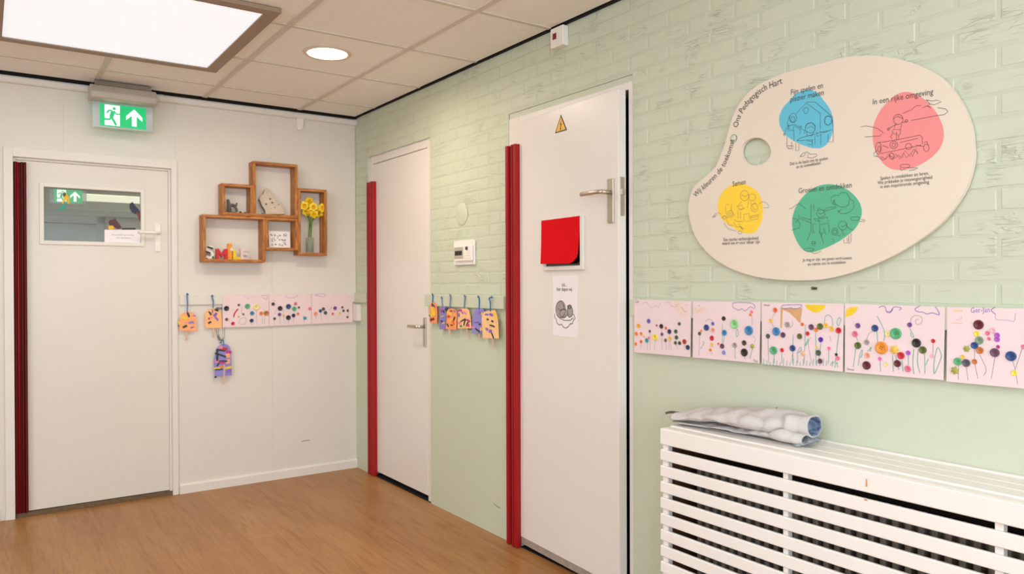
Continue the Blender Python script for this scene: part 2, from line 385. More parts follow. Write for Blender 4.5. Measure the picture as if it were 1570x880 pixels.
# bricks
CP, BH, BM, BL = 0.0605, 0.0545, 0.206, 0.1985
def brick_mesh(L, seed):
    rnd = random.Random(seed); q = MB(); nu, nv = 4, 2; ch = 0.004; vs = []
    for jv in range(nv+1):
        for iu in range(nu+1):
            u = -L/2+ch+(L-2*ch)*iu/nu; v = -BH/2+ch+(BH-2*ch)*jv/nv
            if jv in (0, nv): v += rnd.uniform(-0.002, 0.002)
            vs.append((u, v, rnd.uniform(-0.0005, 0.0005)-(0.0004 if jv in (0, nv) or iu in (0, nu) else 0)))
    fs = [(jv*(nu+1)+iu, jv*(nu+1)+iu+1, (jv+1)*(nu+1)+iu+1, (jv+1)*(nu+1)+iu) for jv in range(nv) for iu in range(nu)]
    per = [(i, 0) for i in range(nu+1)]+[(nu, j) for j in range(1, nv+1)]+[(i, nv) for i in range(nu-1, -1, -1)]+[(0, j) for j in range(nv-1, 0, -1)]
    base = len(vs); vs2 = list(vs)
    for i, j in per:
        x, y, z = vs[j*(nu+1)+i]
        vs2.append((x+(ch if i == nu else -ch if i == 0 else 0), y+(ch if j == nv else -ch if j == 0 else 0), -0.003))
    n = len(per)
    for k in range(n):
        a = per[k][1]*(nu+1)+per[k][0]; c = per[(k+1) % n][1]*(nu+1)+per[(k+1) % n][0]
        fs.append((a, base+k, base+(k+1) % n, c))
    q.add(vs2, fs, 0, False)
    return q.build('brick', 'brick', link=False).data
bcache = {}
far = MB(); nb = 0
row = 0; v = VB+0.004+BH/2
while v < H+0.06:
    off = (row % 2)*BM/2-0.06
    segs = []; u = 0.0
    for a, c, t in OP:
        if v+BH/2 > t+0.004 and v-BH/2 > t-0.03: continue
        segs.append((u, a)); u = c
    segs.append((u, UE))
    for a, c in segs:
        k = math.floor((a-off)/BM)
        while off+k*BM < c:
            s0 = max(a+0.001, off+k*BM+0.004); s1 = min(c-0.001, off+(k+1)*BM-0.004); k += 1
            if s1-s0 < 0.025: continue
            L = round(s1-s0, 3)
            if (s0+s1)/2 > 4.4 or nb >= 300:
                far.box(s0, s1, v-BH/2, v+BH/2, -0.0026, random.uniform(-0.0008, 0.0008)); continue
            key = (L, random.randrange(6))
            if key not in bcache: bcache[key] = brick_mesh(L, key[1]*1000+int(L*1000))
            o = bpy.data.objects.new('brick', bcache[key]); COL.objects.link(o); o.parent = wallR
            o.location = ((s0+s1)/2, v+random.uniform(-0.001, 0.001), random.uniform(-0.0006, 0.0004)); o.rotation_euler = (random.uniform(-0.010, 0.010), random.uniform(-0.002, 0.002), random.uniform(-0.004, 0.004)); nb += 1
    v += CP; row += 1
tag(far.build('brick_field', 'brick', wallR, weld=False), kind='stuff')
# painted rails (board edge trim) on both walls
tn = 1
for a, c in ((0.0, 0.204), (1.03, 1.845), (2.737, 5.2)):
    q = MB(); q.box(a, c, 1.147, 1.2115, 0, 0.018)
    struct(q.build('trim_%d' % tn, 'green', bevel=0.002, rot=RW)); tn += 1
# shallow filler strip under the lintel of the ajar door
q = MB(); q.box(1.872, 2.735, 2.082, 2.107, -0.03, -0.006); q.build('lintel_filler', 'green', wallR)

# ------------------------------------------------------------------ back wall: cream boards, door opening
wallB = struct(empty('wall_back', (0, 0, 0), RB))
DX0, DX1, DT = -2.032, -1.158, 2.026
q = MB(); q.box(XL, DX0, 0, H+0.16, -0.1, -0.0015); q.box(DX1, 0.0, 0, H+0.16, -0.1, -0.0015); q.box(DX0, DX1, DT, H+0.16, -0.1, -0.0015)
q.build('stud_frame', 'panel', wallB, weld=False)
seams = [0.0, -0.585, -1.166, -1.75, -2.34, -2.93, -3.52, -4.11, -4.7, -5.3, XL]
for a, c in zip(seams[1:], seams[:-1]):
    lo, hi = a+0.0004, c-0.0004
    pieces = []
    if hi <= DX0 or lo >= DX1-0.01: pieces = [(lo, hi, 0, H+0.13)]
    else:
        pieces = [(max(lo, XL), hi, DT, H+0.13)]
        if lo < DX0: pieces.append((lo, DX0, 0, DT))
    for (p, r, s0, s1) in pieces:
        q = MB(); q.box(p, r, s0, s1, -0.0015, 0.0); q.build('wall_panel', 'panel', wallB, bevel=0.0004)
q = MB(); q.extrude_u([(2.371, 0.0), (2.371, 0.024), (2.378, 0.030), (2.402, 0.030), (2.409, 0.024), (2.409, 0.0)], XL, -0.006)
cv = struct(q.build('trim_%d' % tn, 'framewhite', rot=RB)); tn += 1
for x in (-0.012, -1.245, -2.6):
    q = MB(); q.extrude_u([(2.369, 0.0), (2.369, 0.026), (2.377, 0.0325), (2.403, 0.0325), (2.411, 0.026), (2.411, 0.0)], x-0.012, x+0.011); q.build('duct_joint', 'framewhite', cv)
q = MB(); q.box(-1.146, -0.001, 1.150, 1.212, 0, 0.012); struct(q.build('trim_%d' % tn, 'panel', bevel=0.002, rot=RB)); tn += 1
q = MB(); q.extrude_u([(0, 0), (0, 0.013), (0.05, 0.013), (0.058, 0.008), (0.06, 0)], -1.152, -0.001); struct(q.build('baseboard_back', 'framewhite', rot=RB))
q = MB(); q.extrude_u([(0, 0), (0, 0.013), (0.05, 0.013), (0.058, 0.008), (0.06, 0)], XL, -2.06); struct(q.build('baseboard_left', 'framewhite', rot=RB))
# narrow cover strip against the far side of the door frame
q = MB(); q.box(-2.075, -2.062, 0.06, 2.0, 0, 0.008); struct(q.build('trim_%d' % tn, 'framewhite', rot=RB, bevel=0.002)); tn += 1

M_['scuff'] = mat('grey_scuff', 'b0a898', 0.7, var=0.2, scale=90)
q = MB(); q.stroke([(-0.390, 0.226), (-0.362, 0.229), (-0.334, 0.227)], 0.006, 0.0006); q.build('scuff_mark', 'scuff', wallB)
q = MB(); q.stroke([(1.725, 0.156), (1.755, 0.149), (1.785, 0.146)], 0.006, 0.0006); q.build('scuff_mark', 'scuff', wallR)

# ------------------------------------------------------------------ finger guard profile
def finger_guard(parent, u0, u1, v0, v1, w0, depth, name='finger_guard', base='rubred'):
    wd = u1-u0; pr = [(u0, w0), (u1, w0)]
    ridge = [(1.0, 0.55), (0.98, 0.9), (0.88, 1.0), (0.80, 0.95), (0.76, 0.58), (0.71, 0.58), (0.67, 0.98), (0.60, 0.95), (0.56, 0.45), (0.30, 0.40), (0.26, 0.85), (0.14, 0.95), (0.03, 0.8), (0.0, 0.4)]
    pr += [(u0+wd*a, w0+depth*c) for a, c in ridge]
    q = MB(); q.extrude_v(pr[::-1], v0, v1)
    q.i = [0]*len(q.i)
    n = len(pr)
    g = q.build(name, [base, 'rubred_deep'], parent, weld=False)
    # faces low in the bellows profile get a deeper red
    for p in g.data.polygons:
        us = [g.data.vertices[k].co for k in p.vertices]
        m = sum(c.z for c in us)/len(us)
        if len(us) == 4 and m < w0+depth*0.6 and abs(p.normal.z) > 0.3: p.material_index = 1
    g['label'] = 'ribbed red finger guard over the hinge side'
    return g

# ------------------------------------------------------------------ door 1 (back wall) with a small window
d1 = struct(empty('door_1', onB(0, 0), RB))
q = MB()
for (a, c, s0, s1) in ((-2.032, -1.988, 0, 2.026), (-1.19, -1.158, 0, 2.026), (-1.988, -1.19, 1.975, 2.026)):
    q.box(a, c, s0, s1, -0.09, 0.012)
for (a, c, s0, s1) in ((-1.988, -1.975, 0, 1.975), (-1.203, -1.19, 0, 1.975), (-1.975, -1.203, 1.962, 1.975)):
    q.box(a, c, s0, s1, -0.09, -0.012)
q.build('frame', 'framewhite', d1, bevel=0.0015, weld=False)
WX0, WX1, WZ0, WZ1 = -1.846, -1.352, 1.522, 1.825      # glass opening
LX0, LX1, LZ0, LZ1 = -1.974, -1.204, 0.028, 1.961
q = MB()
q.box(LX0, WX0, LZ0, LZ1, -0.064, -0.022); q.box(WX1, LX1, LZ0, LZ1, -0.064, -0.022); q.box(WX0, WX1, LZ0, WZ0, -0.064, -0.022); q.box(WX0, WX1, WZ1, LZ1, -0.064, -0.022)
M_['doorcream'] = mat('cream_door_paint', 'e0d9ce', 0.35, var=0.012, scale=2.5, bump=0.02, bscale=15)
leaf = q.build('leaf', 'doorcream', d1, weld=True)
q = MB(); fw = 0.020
for (a, c, s0, s1) in ((WX0-fw, WX0+0.002, WZ0-fw, WZ1+fw), (WX1-0.002, WX1+fw, WZ0-fw, WZ1+fw), (WX0, WX1, WZ0-fw, WZ0+0.002), (WX0, WX1, WZ1-0.002, WZ1+fw)):
    q.box(a, c, s0, s1, -0.034, -0.014)
q.build('glazing_bead', 'framewhite', leaf, bevel=0.002, weld=False)
M_['doorglass'] = glass('door_glass', 'dfe8e2', 0.10, 0.03)
q = MB(); q.box(WX0, WX1, WZ0, WZ1, -0.038, -0.0325); q.build('pane', 'doorglass', leaf)
q = MB(); q.box(-1.279, -1.246, 1.474, 1.640, -0.022, -0.014)
for z in (1.486, 1.628): q.lathe([(0.004, 0), (0.004, 0.0015)], 8, 1, (-1.2625, z, -0.014))
q.build('handle_plate', ['whiteplastic', 'steel'], leaf, bevel=0.0015)
q = MB(); q.tube([(-1.262, 1.583, -0.014), (-1.262, 1.583, 0.03)], 0.009, 10); q.tube([(-1.255, 1.583, 0.03), (-1.29, 1.584, 0.036), (-1.365, 1.584, 0.034), (-1.372, 1.584, 0.026)], 0.0085, 10)
q.build('lever', 'whiteplastic', leaf)
q = MB(); q.box(-1.988, -1.19, 0.0, 0.024, -0.09, -0.004); M_['threshold'] = mat('worn_brown_threshold', '7d6244', 0.7, var=0.3, scale=30, stretch=(2, 20, 20)); q.build('threshold', 'threshold', d1)
g1 = finger_guard(d1, -1.986, -1.926, 0.028, 1.948, -0.022, 0.036, base='maroon')  # darker red puts the shade on this guard into its colour
g1['label'] = 'ribbed finger guard with shade painted in as maroon, over the hinge side'
q = MB(); q.tube([(-1.966, 0.03, 0.010), (-1.966, 1.946, 0.010)], 0.003, 8); q.build('painted_highlight_bead', 'rubred', d1)  # bright bead paints the highlight line along the guard

# hall seen through the window of door 1
M_['hallwall'] = mat('hall_wall', 'cfd3cc', 0.6, var=0.02); M_['hallgrey'] = mat('hall_grey_paint', 'a9b2b4', 0.5, var=0.03); M_['halldark'] = mat('hall_dark_line', '4c5150', 0.6)
hb = MB()
hb.box(-4.6, 0.4, 4.2, 4.3, 0, 2.6); struct(hb.build('wall_hall_end', 'hallwall'))
hb = MB(); hb.box(-4.7, -4.6, 0.1, 4.3, 0, 2.6); struct(hb.build('wall_hall_left', 'hallwall'))
hb = MB(); hb.box(0.4, 0.5, 0.1, 4.3, 0, 2.6); struct(hb.build('wall_hall_right', 'hallwall'))
hb = MB(); hb.box(-4.7, 0.5, 0.1, 4.3, 2.45, 2.6); struct(hb.build('ceiling_hall', 'hallgrey'))
hb = MB(); hb.box(-4.7, 0.5, 0.2, 4.3, -0.1, 0.0); struct(hb.build('floor_hall', 'floor'))
hd = struct(empty('door_4', (0, 4.2, 0), RB))
q = MB()
for (a, c, s0, s1) in ((-2.4, -2.3, 0, 2.0), (-1.14, -1.06, 0, 2.0), (-2.4, -1.06, 1.92, 2.0)): q.box(a, c, s0, s1, 0, 0.05)
q.build('frame', 'hallgrey', hd, bevel=0.003, weld=False)
q = MB(); q.box(-2.3, -1.14, 0.02, 1.915, 0, 0.025); q.build('leaf', mat('hall_blue_grey_door', 'b3c0c8', 0.5), hd)
for z in (1.70, 1.60, 1.50):
    q = MB(); q.box(-2.25, -1.36, z-0.035, z+0.02, 0.025, 0.035); q.build('louvre', 'hallgrey', hd)
q = MB(); q.box(-2.3, -1.14, 1.912, 1.922, 0, 0.03); q.build('top_gap', 'halldark', hd)
q = MB(); q.box(-1.0, 0.3, 1.80, 1.83, 0, 0.03); struct(q.build('trim_%d' % tn, 'halldark', loc=(0, 4.2, 0), rot=RB)); tn += 1
q = MB(); q.box(-4.6, 0.4, 2.0, 2.06, 0, 0.06); struct(q.build('trim_%d' % tn, 'hallgrey', loc=(0, 4.2, 0), rot=RB)); tn += 1
M_['hall_tube'] = emis('hall_lamp_diffuser', 'eef0d2', 0.8)
hl = tag(empty('strip_light', (-0.72, 3.95, 2.17)), 'long white strip light in the hall behind the door glass', 'light fitting')
q = MB(); q.box(-0.75, 0.75, -0.06, 0.06, 0.035, 0.28); q.build('housing', 'whiteplastic', hl, bevel=0.004)
q = MB(); q.box(-0.73, 0.73, -0.055, 0.055, -0.03, 0.035); q.build('diffuser', 'hall_tube', hl, bevel=0.01)
area('hall_ceiling_light', (-2.0, 2.2, 2.44), (0, 0, 0), 1.2, 0.6, 24, (0.95, 1.0, 0.95))

# ------------------------------------------------------------------ doors 2 and 3 (right wall)
def light_stop_box(parent, a, c, top):  # unseen box added behind a doorway, painted black to stop light
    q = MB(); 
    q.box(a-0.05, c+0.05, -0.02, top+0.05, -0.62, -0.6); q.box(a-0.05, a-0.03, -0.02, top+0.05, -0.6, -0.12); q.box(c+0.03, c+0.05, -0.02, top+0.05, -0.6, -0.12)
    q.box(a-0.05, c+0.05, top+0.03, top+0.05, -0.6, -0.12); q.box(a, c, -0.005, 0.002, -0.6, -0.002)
    q.build('black_light_stop', 'black', parent, weld=False)
d2 = struct(empty('door_2', (0, 0, 0), RW))
a, c, t = OP[0]
q = MB()
q.box(a, a+0.052, 0, t-0.002, -0.1, -0.010); q.box(c-0.052, c, 0, t-0.002, -0.1, -0.010); q.box(a+0.052, c-0.052, t-0.062, t-0.002, -0.1, -0.010)
q.build('frame', 'framewhite', d2, bevel=0.0015, weld=False)
q = MB(); q.box(a+0.055, c-0.055, 0.03, t-0.066, -0.05, -0.011); leaf2 = q.build('leaf', 'doorwhite', d2, bevel=0.0015)
q = MB(); q.box(0.970, 1.002, 0.905, 1.075, -0.011, -0.003); q.build('handle_plate', 'steel', leaf2, bevel=0.0015)
q = MB(); q.tube([(0.986, 1.022, -0.003), (0.986, 1.022, 0.04)], 0.009, 10); q.tube([(0.992, 1.022, 0.04), (0.965, 1.022, 0.045), (0.875, 1.022, 0.045), (0.868, 1.022, 0.04)], 0.0088, 10); q.build('lever', 'steel', leaf2)
light_stop_box(d2, a, c, t)
finger_guard(d2, a+0.006, a+0.108, 0.004, 1.952, -0.010, 0.030)

d3 = struct(empty('door_3', (0, 0, 0), RW))
a, c, t = OP[1]
q = MB()
q.box(a, a+0.085, 0, t-0.026, -0.1, -0.004); q.box(c-0.026, c, 0, t-0.026, -0.1, -0.004); q.box(a+0.085, c-0.026, t-0.056, t-0.026, -0.1, -0.004)
q.build('frame', 'framewhite', d3, bevel=0.0015, weld=False)
light_stop_box(d3, a, c, t)
TH = math.radians(3.05)
# the leaf stands slightly ajar: its own coordinates are s along the leaf, v up, and out of the leaf face
leaf3 = empty('leaf', (1.955, 0, 0.003), (0, -TH, 0), d3)
q = MB(); q.box(0.0, 0.745, 0.055, 2.052, -0.04, 0.0); q.build('door_panel', 'doorwhite', leaf3, bevel=0.0015)
q = MB(); q.box(0.0, 0.745, 0.022, 0.055, -0.036, -0.003); M_['weather'] = mat('grey_brown_door_seal', 'a89a8e', 0.6, var=0.1, scale=30); q.build('bottom_seal', 'weather', leaf3)
q = MB(); q.box(0.683, 0.721, 1.518, 1.697, 0, 0.008); q.build('handle_plate', 'steel', leaf3, bevel=0.0015)
q = MB(); q.tube([(0.702, 1.642, 0.008), (0.702, 1.642, 0.05)], 0.009, 10); q.tube([(0.710, 1.642, 0.05), (0.68, 1.643, 0.055), (0.575, 1.644, 0.055), (0.567, 1.644, 0.05)], 0.009, 10); q.build('lever', 'steel', leaf3)
q = MB(); q.box(0.745, 0.7465, 1.545, 1.70, -0.032, -0.010); q.build('latch_plate', 'steel', leaf3)
q = MB(); q.box(0.7465, 0.753, 1.63, 1.652, -0.028, -0.014); q.build('latch_bolt', 'steel', leaf3)
q = MB(); R_ = [(s/1000, v/1000) for s, v in ((222, 1564), (524, 1563), (524, 1332), (224, 1334))]
q.box(0.222, 0.525, 1.333, 1.352, 0, 0.012); q.box(0.503, 0.525, 1.352, 1.564, 0, 0.012); q.box(0.222, 0.240, 1.352, 1.564, 0, 0.012); q.box(0.240, 0.503, 1.546, 1.564, 0, 0.012)
q.build('window_frame', 'framewhite', leaf3, bevel=0.002, weld=False)
q = MB(); q.box(0.240, 0.503, 1.352, 1.546, 0, 0.002); q.build('dark_pane', mat('black_glass', '0b0a0a', 0.1), leaf3)
finger_guard(d3, a+0.006, a+0.100, 0.004, 1.945, 0.002, 0.030)
M3 = Matrix.Rotation(0, 4, 'X')
from mathutils import Euler
MR = Euler(RW).to_matrix().to_4x4()
ML3 = MR @ Matrix.Translation((1.955, 0, 0.003)) @ Euler((0, -TH, 0)).to_matrix().to_4x4()
def on_leaf3(o, s, v, w=0.0): o.matrix_world = ML3 @ Matrix.Translation((s, v, w)); return o

D = {
'palette_outline': [[3399,1940],[3327,1922],[3272,1884],[3245,1845],[3224,1797],[3207,1749],[3181,1702],[3168,1681],[3128,1655],[3080,1629],[3056,1598],[3044,1552],[3049,1508],[3073,1448],[3114,1398],[3173,1354],[3249,1319],[3334,1296],[3426,1285],[3517,1282],[3592,1287],[3664,1302],[3723,1320],[3802,1352],[3867,1389],[3922,1428],[3960,1470],[3990,1518],[4005,1563],[4011,1600],[4010,1618],[4006,1669],[3991,1720],[3966,1772],[3931,1821],[3886,1859],[3833,1891],[3773,1917],[3719,1933],[3649,1945],[3562,1945],[3474,1946]],
'palette_hole': [[3396,1702],[3394,1692],[3390,1683],[3383,1676],[3374,1670],[3363,1666],[3351,1664],[3338,1664],[3324,1667],[3312,1672],[3300,1680],[3290,1688],[3283,1698],[3278,1708],[3277,1719],[3279,1729],[3283,1739],[3290,1746],[3300,1752],[3312,1756],[3324,1757],[3338,1756],[3351,1753],[3363,1748],[3374,1741],[3383,1732],[3390,1722],[3394,1712]],
'blob_blue': [[3536,1873],[3511,1874],[3488,1870],[3466,1854],[3442,1836],[3429,1812],[3428,1788],[3439,1763],[3458,1740],[3484,1721],[3517,1703],[3546,1691],[3574,1687],[3595,1696],[3609,1716],[3616,1740],[3615,1771],[3604,1802],[3582,1834],[3564,1857]],
'blob_pink': [[3836,1804],[3809,1802],[3782,1785],[3760,1764],[3743,1731],[3739,1700],[3743,1666],[3760,1628],[3782,1603],[3807,1591],[3839,1589],[3874,1597],[3907,1615],[3927,1636],[3936,1664],[3932,1695],[3917,1731],[3897,1759],[3870,1787]],
'blob_yellow': [[3241,1610],[3208,1597],[3188,1575],[3179,1547],[3182,1520],[3201,1492],[3237,1469],[3273,1449],[3300,1441],[3328,1442],[3348,1459],[3362,1486],[3365,1520],[3358,1551],[3342,1578],[3308,1600],[3273,1611]],
'blob_green': [[3596,1574],[3561,1571],[3529,1556],[3500,1531],[3481,1500],[3474,1465],[3479,1432],[3494,1401],[3514,1378],[3540,1369],[3575,1376],[3620,1392],[3660,1414],[3689,1438],[3703,1464],[3706,1485],[3699,1510],[3679,1536],[3653,1556],[3627,1568]],
'ink_blue': [[[3488,1807],[3525,1834],[3574,1793],[3573,1744]],[[3525,1836],[3555,1832],[3614,1775]],[[3533,1810],[3532,1806],[3530,1803],[3526,1802],[3522,1802],[3518,1805],[3516,1809],[3515,1813],[3516,1817],[3518,1820],[3522,1821],[3526,1820],[3530,1818],[3532,1814],[3533,1810]],[[3492,1794],[3490,1787],[3487,1783],[3482,1781],[3476,1782],[3470,1786],[3467,1792],[3466,1798],[3467,1804],[3471,1809],[3476,1811],[3482,1810],[3487,1806],[3490,1800],[3492,1794]],[[3466,1805],[3458,1783],[3461,1773]],[[3485,1790],[3484,1786],[3482,1783],[3479,1782],[3476,1783],[3473,1785],[3471,1788],[3470,1793],[3471,1796],[3473,1799],[3476,1800],[3479,1800],[3482,1798],[3484,1794],[3485,1790]],[[3460,1775],[3445,1749]],[[3464,1776],[3459,1757]],[[3458,1775],[3484,1774],[3505,1762]],[[3462,1774],[3466,1759],[3479,1757]],[[3480,1769],[3482,1723]],[[3509,1761],[3508,1758],[3506,1757],[3504,1759],[3504,1762],[3504,1765],[3506,1766],[3508,1765],[3509,1761]],[[3450,1748],[3449,1746],[3446,1745],[3444,1747],[3444,1749],[3444,1751],[3446,1752],[3449,1751],[3450,1748]],[[3456,1741],[3456,1708],[3465,1702]],[[3473,1722],[3473,1702]],[[3456,1711],[3479,1708],[3479,1699],[3458,1702]],[[3488,1716],[3488,1691],[3499,1690],[3499,1711]],[[3556,1752],[3554,1745],[3550,1740],[3543,1738],[3535,1740],[3528,1744],[3523,1750],[3522,1758],[3524,1764],[3528,1769],[3535,1771],[3543,1770],[3550,1765],[3554,1759],[3556,1752]],[[3523,1756],[3528,1768],[3543,1770],[3557,1758],[3555,1744]],[[3528,1755],[3543,1759],[3553,1750]],[[3525,1746],[3528,1732],[3546,1729],[3553,1744]],[[3492,1722],[3506,1729],[3599,1736]],[[3492,1722],[3550,1716]],[[3546,1716],[3548,1694]],[[3555,1728],[3555,1699]],[[3576,1731],[3574,1696]],[[3528,1716],[3544,1712],[3544,1702],[3528,1706]],[[3588,1770],[3592,1779],[3606,1779],[3614,1772],[3612,1759],[3599,1752],[3588,1760],[3588,1770]],[[3611,1764],[3610,1758],[3606,1754],[3601,1752],[3596,1753],[3591,1757],[3588,1762],[3587,1768],[3588,1774],[3591,1779],[3596,1781],[3601,1780],[3606,1776],[3610,1771],[3611,1764]],[[3571,1738],[3588,1732],[3612,1737]],[[3614,1768],[3616,1731]],[[3599,1724],[3599,1702],[3616,1699],[3616,1734]],[[3503,1671],[3514,1680],[3528,1682],[3539,1673],[3560,1671],[3562,1665],[3546,1660],[3528,1665],[3532,1674]],[[3503,1671],[3515,1670],[3524,1678]],[[3484,1769],[3501,1759],[3506,1746],[3499,1740]],[[3510,1755],[3521,1750],[3517,1740]],[[3560,1740],[3564,1723],[3574,1728]]],
'ink_pink': [[[3827,1729],[3826,1723],[3822,1719],[3817,1717],[3811,1718],[3805,1722],[3801,1728],[3800,1734],[3801,1740],[3805,1744],[3811,1746],[3817,1745],[3822,1741],[3826,1735],[3827,1729]],[[3801,1735],[3811,1741],[3827,1731]],[[3809,1718],[3795,1714],[3784,1708]],[[3824,1721],[3830,1720],[3839,1723]],[[3806,1720],[3801,1705],[3820,1702],[3824,1717]],[[3798,1704],[3797,1696],[3808,1690],[3809,1697],[3809,1688],[3819,1688],[3820,1702]],[[3797,1694],[3791,1686],[3797,1681]],[[3809,1688],[3809,1676],[3815,1675],[3815,1687]],[[3789,1708],[3788,1706],[3785,1706],[3783,1707],[3782,1710],[3783,1712],[3785,1713],[3788,1711],[3789,1708]],[[3841,1722],[3839,1720],[3836,1719],[3834,1721],[3832,1724],[3834,1727],[3836,1727],[3839,1726],[3841,1722]],[[3827,1746],[3850,1751],[3863,1760],[3877,1758]],[[3850,1722],[3917,1723],[3938,1722],[3947,1729],[3940,1737],[3920,1744]],[[3890,1771],[3900,1758],[3912,1753],[3930,1758],[3917,1765],[3907,1764],[3890,1771]],[[3880,1750],[3890,1754],[3900,1750]],[[3900,1758],[3894,1755],[3902,1746]],[[3704,1729],[3719,1730],[3753,1717],[3771,1701],[3760,1694],[3715,1698]],[[3765,1658],[3764,1650],[3762,1645],[3758,1642],[3755,1642],[3751,1646],[3749,1652],[3748,1660],[3749,1668],[3751,1673],[3755,1676],[3758,1676],[3762,1672],[3764,1665],[3765,1658]],[[3762,1656],[3762,1652],[3761,1650],[3759,1648],[3758,1648],[3756,1650],[3755,1653],[3755,1657],[3755,1661],[3756,1664],[3758,1666],[3759,1666],[3761,1664],[3762,1660],[3762,1656]],[[3756,1675],[3815,1675],[3874,1678],[3880,1670],[3880,1653]],[[3764,1643],[3877,1650]],[[3818,1666],[3868,1670]],[[3812,1660],[3811,1656],[3808,1653],[3803,1651],[3799,1652],[3794,1655],[3791,1659],[3790,1664],[3791,1668],[3794,1671],[3799,1673],[3803,1672],[3808,1669],[3811,1665],[3812,1660]],[[3806,1661],[3806,1659],[3804,1657],[3802,1656],[3800,1656],[3798,1658],[3796,1660],[3796,1663],[3796,1665],[3798,1667],[3800,1668],[3802,1667],[3804,1666],[3806,1664],[3806,1661]],[[3769,1666],[3786,1656]],[[3749,1640],[3771,1623],[3790,1634],[3797,1619],[3807,1636],[3818,1620],[3829,1636],[3836,1621],[3850,1633],[3853,1622],[3863,1645],[3867,1627]],[[3764,1634],[3778,1625],[3784,1639],[3802,1624],[3815,1631],[3825,1622],[3832,1642],[3846,1623],[3856,1642],[3868,1630]],[[3801,1631],[3801,1627],[3799,1624],[3796,1623],[3793,1624],[3791,1626],[3789,1629],[3788,1633],[3789,1637],[3791,1639],[3793,1641],[3796,1640],[3799,1638],[3801,1635],[3801,1631]],[[3851,1650],[3850,1646],[3848,1644],[3845,1643],[3841,1643],[3837,1645],[3835,1649],[3834,1653],[3835,1656],[3837,1659],[3841,1660],[3845,1660],[3848,1657],[3850,1654],[3851,1650]],[[3898,1640],[3897,1635],[3895,1632],[3892,1631],[3889,1631],[3886,1634],[3884,1637],[3883,1642],[3884,1646],[3886,1650],[3889,1651],[3892,1650],[3895,1648],[3897,1644],[3898,1640]],[[3863,1652],[3884,1645]],[[3884,1656],[3892,1658],[3895,1650]],[[3846,1597],[3845,1595],[3841,1594],[3835,1594],[3829,1594],[3823,1596],[3820,1598],[3818,1601],[3820,1602],[3823,1604],[3829,1604],[3835,1603],[3841,1602],[3845,1599],[3846,1597]],[[3818,1595],[3822,1588],[3836,1590]],[[3839,1593],[3867,1589],[3860,1585],[3843,1585]],[[3753,1654],[3742,1647],[3745,1637],[3756,1637]]],
'ink_yellow': [[[3310,1567],[3308,1560],[3303,1554],[3296,1551],[3288,1552],[3281,1556],[3276,1562],[3275,1570],[3276,1577],[3281,1583],[3288,1586],[3296,1585],[3303,1581],[3308,1574],[3310,1567]],[[3337,1558],[3335,1554],[3332,1550],[3326,1548],[3320,1549],[3315,1552],[3311,1556],[3310,1561],[3311,1566],[3315,1570],[3320,1571],[3326,1570],[3332,1568],[3335,1564],[3337,1558]],[[3280,1574],[3294,1565],[3308,1571]],[[3280,1550],[3262,1535],[3276,1521],[3294,1528]],[[3308,1550],[3304,1527]],[[3315,1546],[3321,1532],[3335,1542]],[[3345,1524],[3344,1518],[3340,1513],[3335,1511],[3329,1512],[3323,1515],[3319,1520],[3318,1526],[3319,1532],[3323,1537],[3329,1539],[3335,1538],[3340,1535],[3344,1530],[3345,1524]],[[3214,1514],[3212,1544],[3227,1546]],[[3244,1510],[3243,1506],[3240,1502],[3235,1500],[3229,1500],[3224,1503],[3220,1507],[3219,1512],[3220,1517],[3224,1521],[3229,1523],[3235,1523],[3240,1520],[3243,1516],[3244,1510]],[[3238,1510],[3237,1507],[3236,1506],[3233,1505],[3231,1505],[3228,1506],[3227,1508],[3226,1510],[3227,1513],[3228,1514],[3231,1515],[3233,1515],[3236,1514],[3237,1512],[3238,1510]],[[3239,1544],[3237,1524],[3252,1503]],[[3264,1522],[3266,1493]],[[3275,1515],[3275,1492]],[[3289,1506],[3289,1483],[3311,1481],[3311,1507],[3289,1506]],[[3316,1498],[3318,1484],[3345,1487],[3352,1501],[3316,1498]],[[3316,1492],[3348,1496]],[[3197,1501],[3212,1506],[3223,1496]],[[3216,1501],[3215,1498],[3212,1497],[3208,1496],[3204,1496],[3201,1497],[3198,1500],[3197,1502],[3198,1505],[3201,1507],[3204,1508],[3208,1507],[3212,1506],[3215,1504],[3216,1501]],[[3204,1483],[3223,1461],[3259,1451]],[[3248,1483],[3255,1468],[3280,1463],[3287,1451],[3276,1463]],[[3280,1446],[3280,1444],[3278,1442],[3274,1441],[3271,1441],[3268,1442],[3266,1444],[3265,1447],[3266,1449],[3268,1451],[3271,1451],[3274,1451],[3278,1450],[3280,1448],[3280,1446]],[[3348,1535],[3362,1542],[3378,1538],[3388,1526],[3388,1520],[3368,1522]],[[3156,1507],[3167,1518],[3182,1520],[3194,1513]],[[3175,1514],[3156,1505],[3169,1506]],[[3262,1534],[3280,1538],[3287,1526],[3269,1524]],[[3325,1531],[3330,1517],[3338,1519]],[[3216,1494],[3226,1475],[3244,1471]],[[3269,1475],[3283,1457],[3290,1460]],[[3248,1491],[3259,1485],[3287,1481]]],
